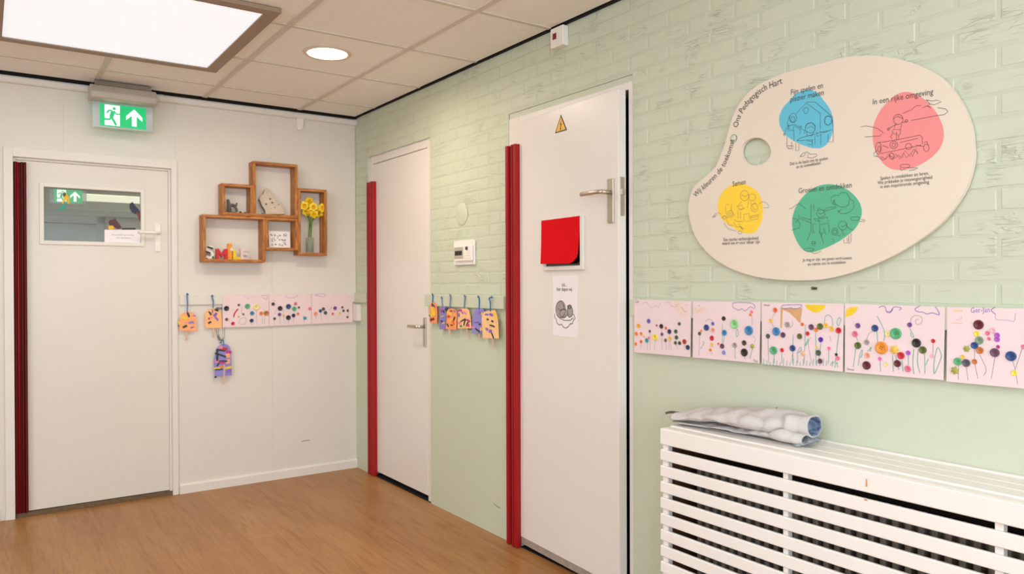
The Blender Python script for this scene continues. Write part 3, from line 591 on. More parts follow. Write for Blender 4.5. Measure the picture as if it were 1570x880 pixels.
'ink_green': [[[3541,1518],[3541,1434],[3527,1405]],[[3550,1517],[3552,1495]],[[3570,1436],[3584,1394]],[[3559,1456],[3547,1457],[3548,1431],[3554,1427]],[[3541,1470],[3507,1480]],[[3541,1460],[3503,1476]],[[3498,1489],[3500,1476],[3485,1464]],[[3474,1480],[3492,1475],[3503,1460],[3500,1447],[3472,1442]],[[3462,1510],[3474,1511],[3489,1521],[3500,1523],[3511,1514],[3523,1505]],[[3588,1485],[3587,1480],[3583,1476],[3577,1474],[3571,1475],[3566,1478],[3562,1482],[3560,1488],[3562,1493],[3566,1497],[3571,1498],[3577,1498],[3583,1495],[3587,1491],[3588,1485]],[[3564,1497],[3568,1506],[3575,1499]],[[3566,1489],[3577,1485],[3585,1490]],[[3582,1495],[3599,1503],[3626,1503]],[[3585,1492],[3626,1500]],[[3564,1471],[3550,1472],[3554,1467],[3575,1463]],[[3566,1474],[3578,1470],[3596,1475],[3599,1455],[3571,1453],[3566,1474]],[[3571,1452],[3571,1426],[3584,1426],[3585,1441],[3592,1419],[3603,1428],[3601,1453]],[[3573,1426],[3575,1418],[3580,1426]],[[3610,1520],[3608,1532],[3620,1538],[3633,1536],[3643,1545],[3660,1540],[3670,1522],[3681,1515],[3682,1496],[3670,1485],[3656,1480],[3640,1481],[3630,1492]],[[3666,1519],[3666,1507],[3653,1499],[3636,1502],[3623,1512],[3616,1524]],[[3613,1512],[3623,1526]],[[3611,1516],[3626,1507]],[[3630,1485],[3643,1494]],[[3660,1444],[3659,1439],[3655,1435],[3650,1432],[3643,1433],[3638,1436],[3634,1440],[3632,1446],[3634,1452],[3638,1456],[3643,1458],[3650,1458],[3655,1455],[3659,1450],[3660,1444]],[[3640,1444],[3648,1441],[3655,1446]],[[3632,1428],[3631,1423],[3628,1419],[3624,1418],[3619,1418],[3614,1420],[3612,1424],[3610,1429],[3612,1434],[3614,1437],[3619,1439],[3624,1439],[3628,1436],[3631,1432],[3632,1428]],[[3627,1428],[3627,1425],[3625,1423],[3623,1422],[3620,1422],[3618,1424],[3616,1426],[3615,1429],[3616,1431],[3618,1433],[3620,1434],[3623,1434],[3625,1433],[3627,1431],[3627,1428]],[[3656,1449],[3666,1436],[3682,1429]],[[3643,1432],[3650,1416]],[[3650,1404],[3650,1394],[3661,1392],[3661,1409]],[[3666,1415],[3666,1390],[3673,1396],[3673,1421]],[[3609,1406],[3616,1408],[3620,1399],[3613,1399]],[[3630,1417],[3636,1413],[3640,1420]],[[3700,1462],[3699,1460],[3695,1458],[3689,1458],[3682,1458],[3677,1460],[3673,1462],[3671,1464],[3673,1467],[3677,1468],[3682,1469],[3689,1468],[3695,1467],[3699,1465],[3700,1462]],[[3700,1454],[3714,1452],[3717,1456],[3705,1459]],[[3545,1402],[3545,1389],[3554,1389],[3554,1400]],[[3556,1398],[3555,1397],[3554,1396],[3551,1395],[3549,1395],[3547,1396],[3545,1397],[3544,1399],[3545,1401],[3547,1402],[3549,1403],[3551,1402],[3554,1402],[3555,1400],[3556,1398]],[[3552,1377],[3550,1375],[3545,1374],[3538,1373],[3530,1373],[3523,1374],[3518,1376],[3516,1378],[3518,1380],[3523,1382],[3530,1382],[3538,1382],[3545,1381],[3550,1379],[3552,1377]],[[3543,1370],[3550,1365],[3561,1366],[3575,1372]]],
'curve': [[3072,1590],[3089,1603],[3122,1622],[3168,1653],[3194,1675],[3215,1706],[3236,1750],[3245,1791],[3256,1814],[3269,1844],[3300,1878],[3332,1899],[3374,1916],[3404,1920],[3438,1925]],
'palette_text': [["Fijn spelen en",[3471,1870],[3582,1869]],["plezier maken",[3469,1848],[3585,1847]],["In een rijke omgeving",[3740,1787],[3909,1782]],["Samen",[3243,1604],[3297,1607]],["Groeien en ontdekken",[3498,1556],[3675,1556]],["Dat is de basis om te spelen",[3467,1648],[3598,1648]],["en te ontwikkelen",[3490,1635],[3575,1637]],["Spelen is ontdekken en leren.",[3762,1568],[3897,1567]],["We prikkelen je nieuwsgierigheid",[3754,1556],[3906,1555]],["in een inspirerende omgeving",[3762,1544],[3898,1543]],["Een sterke verbondenheid",[3204,1419],[3347,1418]],["waarin we er voor elkaar zijn",[3197,1407],[3352,1406]],["Je mag er zijn, we geven vertrouwen",[3512,1342],[3675,1344]],["en ruimte om te ontdekken",[3530,1328],[3656,1332]]],
'papers': [
{"c":[[2765,1212],[3057,1209],[3052,1006],[2764,1003]],"b":[[2790,1108,8.0,"amber"],[2845,1129,8.0,"violet"],[2777,1076,7.0,"orange"],[2804,1078,6.0,"orange"],[2774,1036,6.0,"orange"],[2803,1047,6.0,"vermilion"],[2835,1054,8.0,"teal"],[2844,1064,5.0,"pink"],[2879,1069,11.0,"yellow"],[2850,1090,5.0,"plum"],[2886,1114,4.0,"magenta"],[2911,1112,8.0,"black"],[2934,1106,5.0,"vermilion"],[2914,1082,6.0,"purple"],[2952,1094,8.0,"navy"],[2932,1060,6.0,"brown"],[2955,1068,7.0,"gold"],[3001,1125,6.0,"forest"],[2984,1096,7.0,"forest"],[2987,1074,7.0,"forest"],[2982,1054,6.0,"forest"],[3002,1054,6.0,"umber"],[3026,1061,8.0,"rust"],[3042,1041,8.0,"navy"],[2821,1068,5.0,"peach"]],"s":[["lilac",[[2810,1193],[2832,1201],[2855,1181],[2882,1188],[2898,1185],[2906,1201]]],["lilac",[[2925,1199],[2951,1204],[2962,1190],[2982,1188],[2998,1202]]],["redc",[[3013,1188],[3021,1176],[3038,1170]]],["lilac",[[3030,1194],[3040,1196]]],["sun",[[3036,1173],[3031,1151]]],["sun",[[3029,1175],[3017,1153]]],["sun",[[3022,1177],[3004,1158]]],["sun",[[3016,1181],[2994,1166]]],["sun",[[3012,1186],[2985,1174]]],["sun",[[3009,1192],[2980,1185]]],["sun",[[3008,1197],[2977,1196]]],["sun",[[3008,1203],[2978,1207]]],["greyc",[[2850,1086],[2851,1053],[2852,1020]]],["greyc",[[2879,1059],[2876,1040],[2873,1021]]],["greyc",[[2932,1055],[2934,1040],[2935,1026]]],["greyc",[[2911,1104],[2912,1064],[2914,1024]]],["greyc",[[2952,1085],[2950,1056],[2949,1027]]],["greyc",[[2984,1048],[2989,1039],[2994,1030]]],["greyc",[[3026,1053],[3026,1042],[3026,1032]]],["greyc",[[2804,1041],[2801,1028],[2798,1016]]],["greyc",[[2835,1045],[2836,1032],[2838,1019]]],["greyc",[[2955,1060],[2958,1044],[2960,1027]]]],"f":[],"t":["Cas",[2770,1197],[2791,1198]]},
{"c":[[3066,1209],[3356,1212],[3350,1009],[3064,1006]],"b":[[3097,1094,6.0,"forest"],[3104,1104,4.0,"orange"],[3129,1117,10.0,"deepblue"],[3157,1132,6.0,"violet"],[3158,1110,7.0,"salmon"],[3153,1081,8.0,"red"],[3152,1058,6.0,"gold"],[3146,1039,5.0,"orange"],[3181,1063,4.0,"vermilion"],[3198,1056,8.0,"plum"],[3205,1152,7.0,"black"],[3208,1103,9.0,"blue"],[3205,1034,7.0,"lavender"],[3252,1135,14.0,"lime"],[3252,1063,8.0,"grey"],[3291,1073,8.0,"umber"],[3292,1041,12.0,"black"],[3311,1116,14.0,"blue"],[3324,1064,8.0,"olive"],[3321,1178,5.0,"pink"],[3315,1168,4.0,"orange"]],"s":[["purplec",[[3242,1198],[3248,1207],[3311,1208],[3332,1200],[3330,1189],[3315,1195],[3294,1181],[3281,1188],[3268,1183],[3247,1190],[3242,1198]]],["greyc",[[3124,1137],[3138,1148],[3157,1141]]],["peachc",[[3079,1174],[3091,1172],[3108,1184]]],["greyc",[[3321,1169],[3323,1134]]],["tealc",[[3262,1118],[3266,1104],[3260,1091],[3256,1107],[3262,1118]]],["tealc",[[3110,1066],[3117,1062],[3100,1039]]],["purplec",[[3091,1195],[3097,1192]]],["sun",[[3110,1190],[3128,1182]]],["sun",[[3107,1187],[3122,1175]]],["sun",[[3103,1184],[3114,1170]]],["sun",[[3099,1182],[3104,1167]]],["sun",[[3094,1182],[3094,1165]]],["sun",[[3089,1182],[3083,1166]]],["sun",[[3084,1184],[3073,1169]]],["sun",[[3080,1186],[3064,1174]]],["sun",[[3077,1189],[3058,1180]]],["greyc",[[3097,1087],[3095,1052],[3093,1016]]],["greyc",[[3152,1032],[3151,1026],[3150,1021]]],["tealc",[[3252,1055],[3252,1036],[3253,1016]]],["tealc",[[3324,1056],[3318,1039],[3312,1021]]],["tealc",[[3292,1030],[3292,1024],[3292,1019]]],["tealc",[[3198,1132],[3198,1100],[3198,1068]]],["tealc",[[3206,1093],[3205,1081],[3204,1068]]],["greyc",[[3325,1100],[3335,1090],[3331,1076]]]],"f":[],"t":["Thijs",[3326,1012],[3344,1012]]},
{"c":[[3360,1212],[3650,1212],[3646,1009],[3360,1008]],"b":[[3413,1187,7.0,"vermilion"],[3395,1152,6.0,"gold"],[3417,1118,12.0,"blue"],[3385,1101,7.0,"forest"],[3442,1108,8.0,"plum"],[3407,1056,12.0,"green"],[3438,1059,6.0,"red"],[3458,1142,8.0,"grey"],[3477,1068,9.0,"deepblue"],[3502,1107,8.0,"moss"],[3511,1145,5.0,"vermilion"],[3530,1117,6.0,"red"],[3515,1054,8.0,"peach"],[3543,1138,8.0,"plum"],[3559,1130,6.0,"orange"],[3573,1141,9.0,"moss"],[3592,1145,7.0,"gold"],[3611,1136,7.0,"gold"],[3634,1132,8.0,"red"],[3575,1101,7.0,"indigo"],[3561,1076,4.0,"gold"],[3567,1060,8.0,"forest"],[3573,1035,7.0,"plum"],[3602,1076,5.0,"pink"],[3626,1059,4.0,"black"],[3631,1048,6.0,"pink"]],"s":[["purplec",[[3436,1193],[3443,1203],[3503,1206],[3508,1200],[3486,1192],[3469,1196],[3452,1192],[3436,1193]]],["tealc",[[3587,1148],[3589,1170],[3600,1177],[3612,1167],[3614,1142]]],["tealc",[[3635,1171],[3641,1165],[3632,1146],[3628,1157],[3635,1171]]],["tealc",[[3494,1058],[3505,1074],[3507,1063],[3494,1054]]],["tealc",[[3520,1078],[3532,1101],[3528,1086],[3520,1078]]],["greyc",[[3540,1106],[3532,1083],[3544,1025]]],["greyc",[[3465,1132],[3478,1143],[3473,1154]]],["greyc",[[3604,1116],[3608,1099]]],["tealc",[[3606,1025],[3616,1038],[3612,1022]]],["tealc",[[3620,1019],[3628,1036],[3630,1020]]],["brownc",[[3477,1057],[3472,1023]]],["tealc",[[3385,1093],[3386,1052],[3387,1012]]],["tealc",[[3407,1042],[3408,1028],[3408,1013]]],["tealc",[[3437,1050],[3437,1033],[3437,1016]]],["tealc",[[3478,1110],[3477,1064],[3477,1019]]],["tealc",[[3522,1145],[3520,1084],[3517,1023]]],["tealc",[[3557,1121],[3558,1074],[3558,1026]]],["tealc",[[3602,1070],[3601,1050],[3600,1030]]],["tealc",[[3634,1122],[3628,1077],[3622,1032]]],["tealc",[[3494,1058],[3494,1039],[3494,1021]]],["tealc",[[3575,1093],[3571,1060],[3566,1027]]],["greyc",[[3412,1179],[3398,1152],[3407,1129]]],["tealc",[[3366,1002],[3368,1026]]],["tealc",[[3379,1003],[3381,1021]]],["tealc",[[3392,1004],[3394,1017]]],["tealc",[[3404,1005],[3406,1029]]],["tealc",[[3417,1006],[3419,1024]]],["tealc",[[3429,1008],[3431,1020]]],["tealc",[[3442,1009],[3444,1032]]],["tealc",[[3454,1010],[3456,1027]]],["tealc",[[3466,1011],[3468,1023]]],["tealc",[[3478,1012],[3480,1035]]],["tealc",[[3490,1013],[3492,1030]]],["tealc",[[3502,1014],[3504,1026]]],["tealc",[[3514,1015],[3515,1037]]],["tealc",[[3525,1016],[3527,1033]]],["tealc",[[3537,1017],[3538,1029]]],["tealc",[[3548,1018],[3550,1040]]],["tealc",[[3560,1019],[3561,1036]]],["tealc",[[3571,1020],[3573,1032]]],["tealc",[[3582,1021],[3584,1043]]],["tealc",[[3593,1022],[3595,1039]]]],"f":[["tan",[[3432,1194],[3441,1195],[3439,1168],[3437,1130],[3431,1131]]],["tan",[[3441,1195],[3511,1195],[3504,1148],[3495,1154],[3486,1163],[3465,1180],[3441,1188]]],["sunfill",[[3519,1207],[3591,1207],[3586,1197],[3575,1188],[3559,1183],[3542,1186],[3528,1194]]]],"t":["Hannah",[3369,1199],[3391,1199]]},
{"c":[[3654,1213],[3939,1209],[3935,1014],[3653,1009]],"b":[[3695,1149,7.0,"purple"],[3686,1124,8.0,"rose"],[3695,1091,9.0,"moss"],[3722,1102,7.0,"grey"],[3724,1064,7.0,"salmon"],[3722,1035,11.0,"maroon"],[3747,1144,9.0,"deepblue"],[3767,1089,16.0,"tangerine"],[3761,1057,5.0,"hotpink"],[3779,1043,5.0,"cream"],[3784,1130,7.0,"paleyellow"],[3808,1132,14.0,"green"],[3804,1086,12.0,"gold"],[3822,1071,9.0,"red"],[3812,1048,9.0,"maroon"],[3846,1158,6.0,"purple"],[3865,1109,11.0,"black"],[3882,1091,9.0,"moss"],[3842,1080,6.0,"orchid"],[3841,1036,8.0,"rose"],[3909,1117,5.0,"red"],[3906,1076,5.0,"palepink"]],"s":[["purplec",[[3758,1203],[3767,1208],[3777,1205],[3780,1192],[3791,1190],[3799,1201]]],["tealc",[[3680,1026],[3688,1083]]],["tealc",[[3695,1031],[3701,1066],[3708,1079],[3706,1060],[3701,1056]]],["tealc",[[3763,1020],[3761,1050]]],["tealc",[[3753,1179],[3774,1136],[3772,1109]]],["tealc",[[3754,1104],[3752,1135]]],["tealc",[[3724,1075],[3735,1089],[3731,1075]]],["greyc",[[3721,1109],[3728,1127],[3739,1134]]],["tealc",[[3688,1118],[3695,1104]]],["purplec",[[3780,1194],[3791,1193],[3802,1206],[3822,1204],[3816,1197]]],["purplec",[[3874,1211],[3860,1202],[3867,1195],[3882,1194],[3892,1189],[3906,1193],[3924,1188],[3922,1198],[3914,1210]]],["greyc",[[3848,1165],[3852,1179],[3865,1185],[3879,1178],[3877,1164],[3865,1160],[3862,1171],[3870,1174]]],["tealc",[[3846,1148],[3853,1134],[3857,1124],[3850,1127],[3848,1137]]],["tealc",[[3797,1070],[3800,1024]]],["tealc",[[3806,1071],[3816,1030]]],["tealc",[[3824,1058],[3827,1027]]],["tealc",[[3857,1092],[3854,1054],[3857,1023]]],["tealc",[[3869,1093],[3867,1055],[3874,1028]]],["tealc",[[3886,1081],[3887,1026]]],["tealc",[[3896,1068],[3889,1050]]],["tealc",[[3911,1028],[3911,1059],[3920,1100],[3930,1081],[3925,1060],[3913,1030]]],["tealc",[[3842,1072],[3842,1046]]],["greyc",[[3909,1110],[3908,1082]]]],"f":[["sunfill",[[3658,1195],[3670,1202],[3694,1204],[3690,1192],[3677,1179],[3655,1171]]]],"t":["Samuel",[3660,1016],[3682,1015]]},
{"c":[[3945,1209],[4146,1210],[4146,1013],[3943,1011]],"b":[[4023,1166,11.0,"maroon"],[4018,1143,6.0,"yellow"],[4025,1126,9.0,"sage"],[4013,1112,8.0,"deepblue"],[4026,1100,8.0,"burnt"],[3994,1102,8.0,"olive"],[3972,1067,9.0,"green"],[3993,1065,9.0,"slate"],[4013,1070,6.0,"burnt"],[3965,1043,10.0,"olive"],[3984,1080,5.0,"gold"],[4044,1145,5.0,"rose"],[4047,1131,4.0,"rose"],[4056,1153,6.0,"palepink"],[4066,1141,6.0,"orchid"],[4066,1131,6.0,"orchid"],[4068,1112,4.0,"magenta"],[4061,1097,10.0,"plum"],[4098,1091,11.0,"deepblue"],[4105,1049,6.0,"yellow"],[4125,1116,5.0,"rose"]],"s":[["purplec",[[4061,1212],[4052,1204],[4062,1194]]],["lilac",[[4062,1194],[4064,1181],[4090,1180],[4104,1178],[4107,1199]]],["greyc",[[4025,1088],[4040,1054],[4034,1035]]],["greyc",[[4061,1086],[4052,1029]]],["greyc",[[4013,1103],[4013,1067],[4021,1026]]],["greyc",[[3973,1059],[3973,1019]]],["greyc",[[3993,1054],[3997,1020]]],["greyc",[[4101,1080],[4108,1050],[4112,1022]]],["greyc",[[4122,1111],[4107,1060]]],["peachc",[[3967,1176],[3980,1180],[3981,1187]]],["sun",[[3959,1201],[3984,1203]]],["sun",[[3961,1199],[3983,1200]]],["peachc",[[3954,1168],[3983,1167]]]],"f":[],"t":["Ger-Jan",[4004,1196],[4049,1199]]},
{"c":[[-897,1210],[-608,1212],[-610,1002],[-898,1006]],"b":[[-875,1124,14.0,"black"],[-874,1055,9.0,"brown"],[-836,1028,10.0,"red"],[-799,1144,7.0,"plum"],[-771,1085,6.0,"brown"],[-746,1135,14.0,"green"],[-717,1090,12.0,"blue"],[-720,1043,11.0,"navy"],[-689,1130,18.0,"paleyellow"],[-659,1087,11.0,"orange"],[-627,1088,14.0,"burnt"],[-801,1072,8.0,"peach"]],"s":[["pipe",[[-803,1120],[-824,1093],[-830,1068]]],["lilac",[[-772,1196],[-752,1199],[-744,1183],[-720,1195],[-689,1186]]],["purplec",[[-661,1198],[-620,1202],[-624,1177],[-649,1190]]],["tealc",[[-784,1140],[-780,1084]]],["tealc",[[-800,1036],[-784,1060],[-753,1059],[-761,1023],[-792,1024],[-800,1036]]],["tealc",[[-689,1106],[-686,1016]]],["tealc",[[-720,1034],[-717,1014]]],["tealc",[[-641,1121],[-638,1015]]],["tealc",[[-653,1064],[-650,1019]]],["greyc",[[-854,1062],[-858,1038]]],["sun",[[-863,1193],[-844,1192]]],["sun",[[-866,1186],[-853,1172]]],["sun",[[-872,1183],[-872,1164]]],["sun",[[-878,1186],[-891,1173]]],["sun",[[-881,1193],[-899,1193]]],["sun",[[-878,1200],[-891,1213]]],["sun",[[-872,1202],[-872,1221]]],["sun",[[-865,1200],[-852,1213]]],["sun",[[-863,1193],[-844,1192]]]],"f":[]},
{"c":[[-606,1212],[-326,1212],[-327,1007],[-608,1004]],"b":[[-582,1146,10.0,"umber"],[-537,1117,14.0,"black"],[-482,1128,15.0,"deepblue"],[-443,1112,13.0,"green"],[-541,1077,10.0,"purple"],[-573,1051,8.0,"slate"],[-483,1055,14.0,"black"],[-448,1068,11.0,"navy"],[-412,1120,7.0,"plum"],[-434,1145,10.0,"rose"],[-371,1048,10.0,"teal"],[-338,1110,10.0,"pink"],[-514,1070,7.0,"gold"],[-418,1078,8.0,"orange"]],"s":[["purplec",[[-497,1204],[-493,1188],[-468,1183],[-426,1191],[-426,1206]]],["greyc",[[-592,1164],[-580,1172],[-569,1160]]],["tealc",[[-573,1041],[-570,1012]]],["tealc",[[-538,1065],[-535,1015]]],["tealc",[[-514,1110],[-510,1019]]],["tealc",[[-482,1038],[-479,1014]]],["tealc",[[-382,1065],[-376,1014]]],["tealc",[[-572,1078],[-560,1111]]],["tealc",[[-443,1096],[-448,1017]]],["sun",[[-340,1190],[-319,1189]]],["sun",[[-343,1184],[-328,1169]]],["sun",[[-349,1181],[-349,1161]]],["sun",[[-355,1184],[-370,1170]]],["sun",[[-357,1190],[-378,1190]]],["sun",[[-355,1196],[-369,1210]]],["sun",[[-349,1198],[-349,1218]]],["sun",[[-343,1196],[-328,1210]]],["sun",[[-340,1190],[-319,1189]]]],"f":[]},
{"c":[[-324,1212],[-32,1210],[-33,1010],[-325,1007]],"b":[[-297,1075,12.0,"salmon"],[-264,1094,10.0,"deepblue"],[-243,1106,10.0,"forest"],[-229,1080,11.0,"slate"],[-161,1110,11.0,"purple"],[-177,1072,8.0,"rose"],[-108,1115,7.0,"plum"],[-100,1091,8.0,"forest"],[-69,1091,8.0,"forest"],[-126,1075,7.0,"gold"],[-71,1047,7.0,"forest"]],"s":[["purplec",[[-301,1199],[-270,1210],[-231,1204],[-244,1188],[-270,1196],[-301,1199]]],["peachc",[[-182,1196],[-159,1183],[-137,1194]]],["lilac",[[-87,1204],[-68,1186],[-41,1190]]],["greyc",[[-297,1058],[-293,1037]]],["greyc",[[-262,1078],[-254,1027]]],["tealc",[[-182,1123],[-196,1098]]],["tealc",[[-60,1112],[-69,1039]]],["sun",[[-128,1101],[-127,1053]]]],"f":[]},
],
'crafts': [
{"body":[[-1151,995],[-1150,1045],[-1146,1081],[-1132,1100],[-1103,1108],[-1072,1100],[-1057,1078],[-1053,1042],[-1054,988]],"string":[[-1106,1218],[-1107,1202],[-1105,1166],[-1106,1105]],"stick":[[-1110,992],[-1110,935]],"scraps":[["dark",[-1100,1090],31.5,11.2,70],["violetp",[-1067,1083],16.8,6.3,0],["lav",[-1083,1043],32.0,14.4,-5],["dark",[-1120,1019],27.2,12.8,-30],["violetp",[-1080,1012],21.0,8.4,-15],["pinkp",[-1107,1043],35.0,4.2,-10],["yellowp",[-1154,1046],18.2,12.6,60],["dark",[-1157,1025],9.8,5.6,10],["yellowp",[-1123,1071],35.0,21.0,10]]},
{"body":[[-1002,1005],[-1004,1055],[-1002,1095],[-982,1120],[-954,1128],[-922,1120],[-907,1092],[-904,1052],[-903,1003]],"string":[[-961,1206],[-960,1189],[-955,1171],[-956,1128]],"stick":[[-954,1004],[-953,946]],"scraps":[["dark",[-974,1096],28.0,11.2,60],["dark",[-935,1115],23.8,16.8,20],["violetp",[-942,1086],28.8,17.6,-50],["violetp",[-935,1061],28.0,11.2,50],["dark",[-976,1039],21.0,11.2,-30],["redp",[-980,1063],12.8,11.2,0],["violetp",[-960,1108],28.0,7.0,95],["pinkp",[-967,1070],19.2,8.0,20]]},
{"body":[[-950,706],[-951,752],[-955,796],[-945,847],[-936,880],[-915,899],[-892,903],[-866,891],[-854,857],[-851,797],[-850,745],[-848,703]],"string":[[-915,912],[-899,926],[-897,896]],"stick":[[-893,774],[-895,711],[-898,647]],"scraps":[["dark",[-914,864],56.0,12.8,10],["dark",[-915,834],70.0,12.6,25],["dark",[-936,832],72.0,12.8,90],["redp",[-892,872],35.0,18.2,15],["pinkp",[-915,884],24.0,19.2,0],["magentap",[-865,850],32.0,17.6,10],["peachp",[-871,828],27.2,27.2,0],["pinkp",[-938,799],22.4,22.4,0],["dark",[-900,796],49.0,9.8,5],["magentap",[-908,787],35.0,12.6,10],["dark",[-926,783],42.0,9.8,-55],["peachp",[-871,791],24.0,28.8,0],["orangep",[-912,762],25.2,14.0,5],["yellowp",[-942,754],49.0,9.8,0],["yellowp",[-869,752],42.0,16.8,-10],["dark",[-924,745],48.0,8.0,3],["blackp",[-946,700],14.4,9.6,0],["violetp",[-866,730],32.0,24.0,0]]},
{"body":[[1098,1050],[1094,1094],[1098,1146],[1114,1162],[1136,1168],[1168,1165],[1180,1135],[1183,1089],[1179,1050]],"string":[[1137,1214],[1136,1193],[1132,1167]],"stick":[],"scraps":[["dark",[1130,1153],20.0,11.0,70],["dark",[1096,1092],8.0,8.8,0],["dark",[1127,1070],32.0,8.8,-35],["blackp",[1135,1072],20.0,5.6,20],["redp",[1109,1069],9.6,16.0,0],["yellowp",[1131,1117],50.0,22.0,75],["yellowp",[1114,1095],28.0,16.0,10],["plump",[1153,1147],20.0,6.4,50]]},
{"body":[[1208,1019],[1213,1090],[1219,1135],[1234,1146],[1260,1148],[1280,1144],[1285,1117],[1278,1067],[1273,1019]],"string":[[1240,1198],[1241,1174],[1246,1146]],"stick":[[1243,1018],[1243,1008]],"scraps":[["magentap",[1231,1122],20.0,10.0,80],["dark",[1256,1120],17.6,9.6,60],["dark",[1293,1132],25.0,15.0,0],["yellowp",[1243,1091],17.6,6.4,-20],["navyp",[1235,1064],15.0,12.0,20],["yellowp",[1252,1054],20.0,7.2,-25]]},
{"body":[[1285,1024],[1294,1076],[1297,1113],[1317,1135],[1352,1140],[1389,1133],[1407,1113],[1404,1068],[1399,1025]],"string":[[1342,1214],[1340,1180],[1332,1139]],"stick":[[1329,1027],[1327,996]],"scraps":[["dark",[1346,1125],14.4,7.2,10],["dark",[1380,1084],24.0,8.0,-70],["dark",[1310,1046],20.0,8.0,65],["dark",[1352,1048],16.0,6.4,10],["redp",[1320,1094],20.0,10.4,-20],["yellowp",[1324,1110],32.0,12.0,30],["yellowp",[1344,1074],32.0,9.6,-40],["violetp",[1380,1126],14.4,8.0,40],["vermp",[1368,1063],24.0,12.0,60]]},
{"body":[[1412,1032],[1412,1081],[1417,1121],[1435,1138],[1481,1145],[1524,1137],[1540,1105],[1547,1074],[1552,1040]],"string":[[1491,1212],[1488,1186],[1481,1143]],"stick":[[1502,1037],[1506,984]],"scraps":[["magentap",[1439,1130],24.0,12.0,-10],["violetp",[1460,1120],16.0,7.2,40],["violetp",[1427,1105],10.4,20.0,0],["pinkp",[1487,1119],20.0,12.0,30],["dark",[1470,1079],36.0,7.2,-30],["dark",[1485,1068],40.0,8.0,-75],["dark",[1511,1061],28.0,7.2,-60],["magentap",[1522,1079],24.0,12.0,30],["magentap",[1522,1054],16.0,13.6,0],["forestp",[1449,1046],13.6,11.2,0],["dark",[1533,1034],24.0,5.6,5],["pinkp",[1431,1062],16.0,16.0,0],["yellowp",[1488,1048],16.0,7.2,-40]]},
{"body":[[1554,1014],[1558,1071],[1564,1108],[1585,1137],[1620,1150],[1654,1147],[1674,1132],[1668,1083],[1646,1018]],"string":[[1622,1208],[1629,1188],[1626,1142]],"stick":[[1621,1018],[1620,992]],"scraps":[["dark",[1610,1032],32.0,8.8,35],["pinkp",[1567,1046],16.0,10.4,0],["dark",[1632,1064],12.0,9.6,0],["plump",[1604,1073],28.0,4.0,-10],["violetp",[1632,1123],15.0,15.0,20],["yellowp",[1647,1120],12.0,16.0,0],["yellowp",[1643,1040],10.4,16.0,0]]},
{"body":[[1670,996],[1663,1060],[1662,1108],[1689,1132],[1739,1138],[1780,1141],[1799,1121],[1811,1085],[1816,1002]],"string":[[1760,1208],[1734,1200],[1743,1183],[1746,1136]],"stick":[[1755,1001],[1760,956]],"scraps":[["violetp",[1708,1117],20.0,10.4,0],["violetp",[1749,1117],20.0,13.6,20],["dark",[1718,1093],12.0,9.0,10],["dark",[1762,1085],12.0,9.6,20],["dark",[1759,1062],30.0,9.0,15],["violetp",[1709,1043],15.0,13.2,30],["violetp",[1742,1034],17.6,17.6,0],["dark",[1762,1014],32.0,7.2,70],["yellowp",[1789,1116],36.0,14.4,75]]},
],
'sculpt': [[-640,1734],[-642,1760],[-660,1789],[-671,1821],[-676,1833],[-664,1855],[-650,1866],[-643,1889],[-626,1905],[-608,1892],[-602,1869],[-582,1854],[-569,1824],[-545,1812],[-528,1780],[-515,1740]],
'sculpt_holes': [[-608,1835,6],[-634,1800,6],[-595,1811,6],[-555,1802,4],[-602,1772,3],[-579,1780,4]],
'flowers': [[-398,1789],[-349,1823],[-340,1783],[-330,1739],[-275,1782],[-376,1753],[-287,1750]],
'vase': [[-372,1482],[-321,1585]],
'letters': {"S":[[-1009,1516],[-953,1429]],"M":[[-951,1494],[-879,1430]],"I":[[-879,1530],[-850,1431]],"L":[[-848,1492],[-801,1432]],"E":[[-803,1502],[-750,1432]]},
'card': [[-615,1622],[-473,1512]],
'orn': [[-876,1808],[-866,1778],[-864,1737],[-853,1788],[-833,1763],[-822,1797],[-815,1736],[-819,1754],[-855,1806]],
'parrot_y': [[-1750,1795],[-1742,1803],[-1735,1794],[-1723,1778],[-1718,1759],[-1722,1734],[-1729,1736],[-1732,1755],[-1740,1757],[-1753,1732],[-1759,1737],[-1748,1764],[-1751,1781]],
'parrot_g': [[-1740,1755],[-1737,1743],[-1740,1707],[-1759,1701],[-1778,1690],[-1765,1715],[-1751,1728]],
'parrot_h': [[-1751,1793],[-1744,1800],[-1736,1792],[-1738,1782],[-1750,1772]],
'bird': [[-1396,1766],[-1387,1753],[-1382,1744],[-1366,1727],[-1355,1707],[-1350,1700],[-1366,1694],[-1385,1695],[-1403,1707],[-1412,1732],[-1411,1754]],
'bird_t': [[-1378,1706],[-1355,1702],[-1349,1659],[-1355,1649],[-1364,1674]],
'dino': [[-1524,1639],[-1515,1654],[-1496,1658],[-1489,1665],[-1482,1653],[-1467,1634],[-1453,1609],[-1476,1601],[-1494,1613],[-1516,1619]],
'dino_y': [[-1524,1619],[-1502,1622],[-1491,1608],[-1502,1596],[-1525,1602]],
'notice': [[-1544,1596],[-1545,1524],[-1356,1521],[-1353,1603]],
'notice_bar': [[-1453,1609],[-1381,1612],[-1381,1602],[-1453,1599]],
'notice_t': [["Wil u de deur svp dicht doen",[-1507,1565],[-1388,1566]],["i.v.m. de kinderen",[-1483,1548],[-1408,1548]]],
'tri': [[354,2021],[311,1957],[400,1953]],
'h3_plate': [[681,1696],[722,1519]],
'h3_lever': [[550,1659],[704,1640]],
'face_plate': [[773,1699],[772,1539]],
'redsheet': [[218,1561],[508,1561],[491,1358],[209,1362]],
'redframe': [[218,1564],[527,1563],[526,1331],[222,1333]],
'sst': [[290,1315],[475,1304],[474,1040],[288,1038]],
'leaf3': [[15,2055],[746,2035],[740,581]],
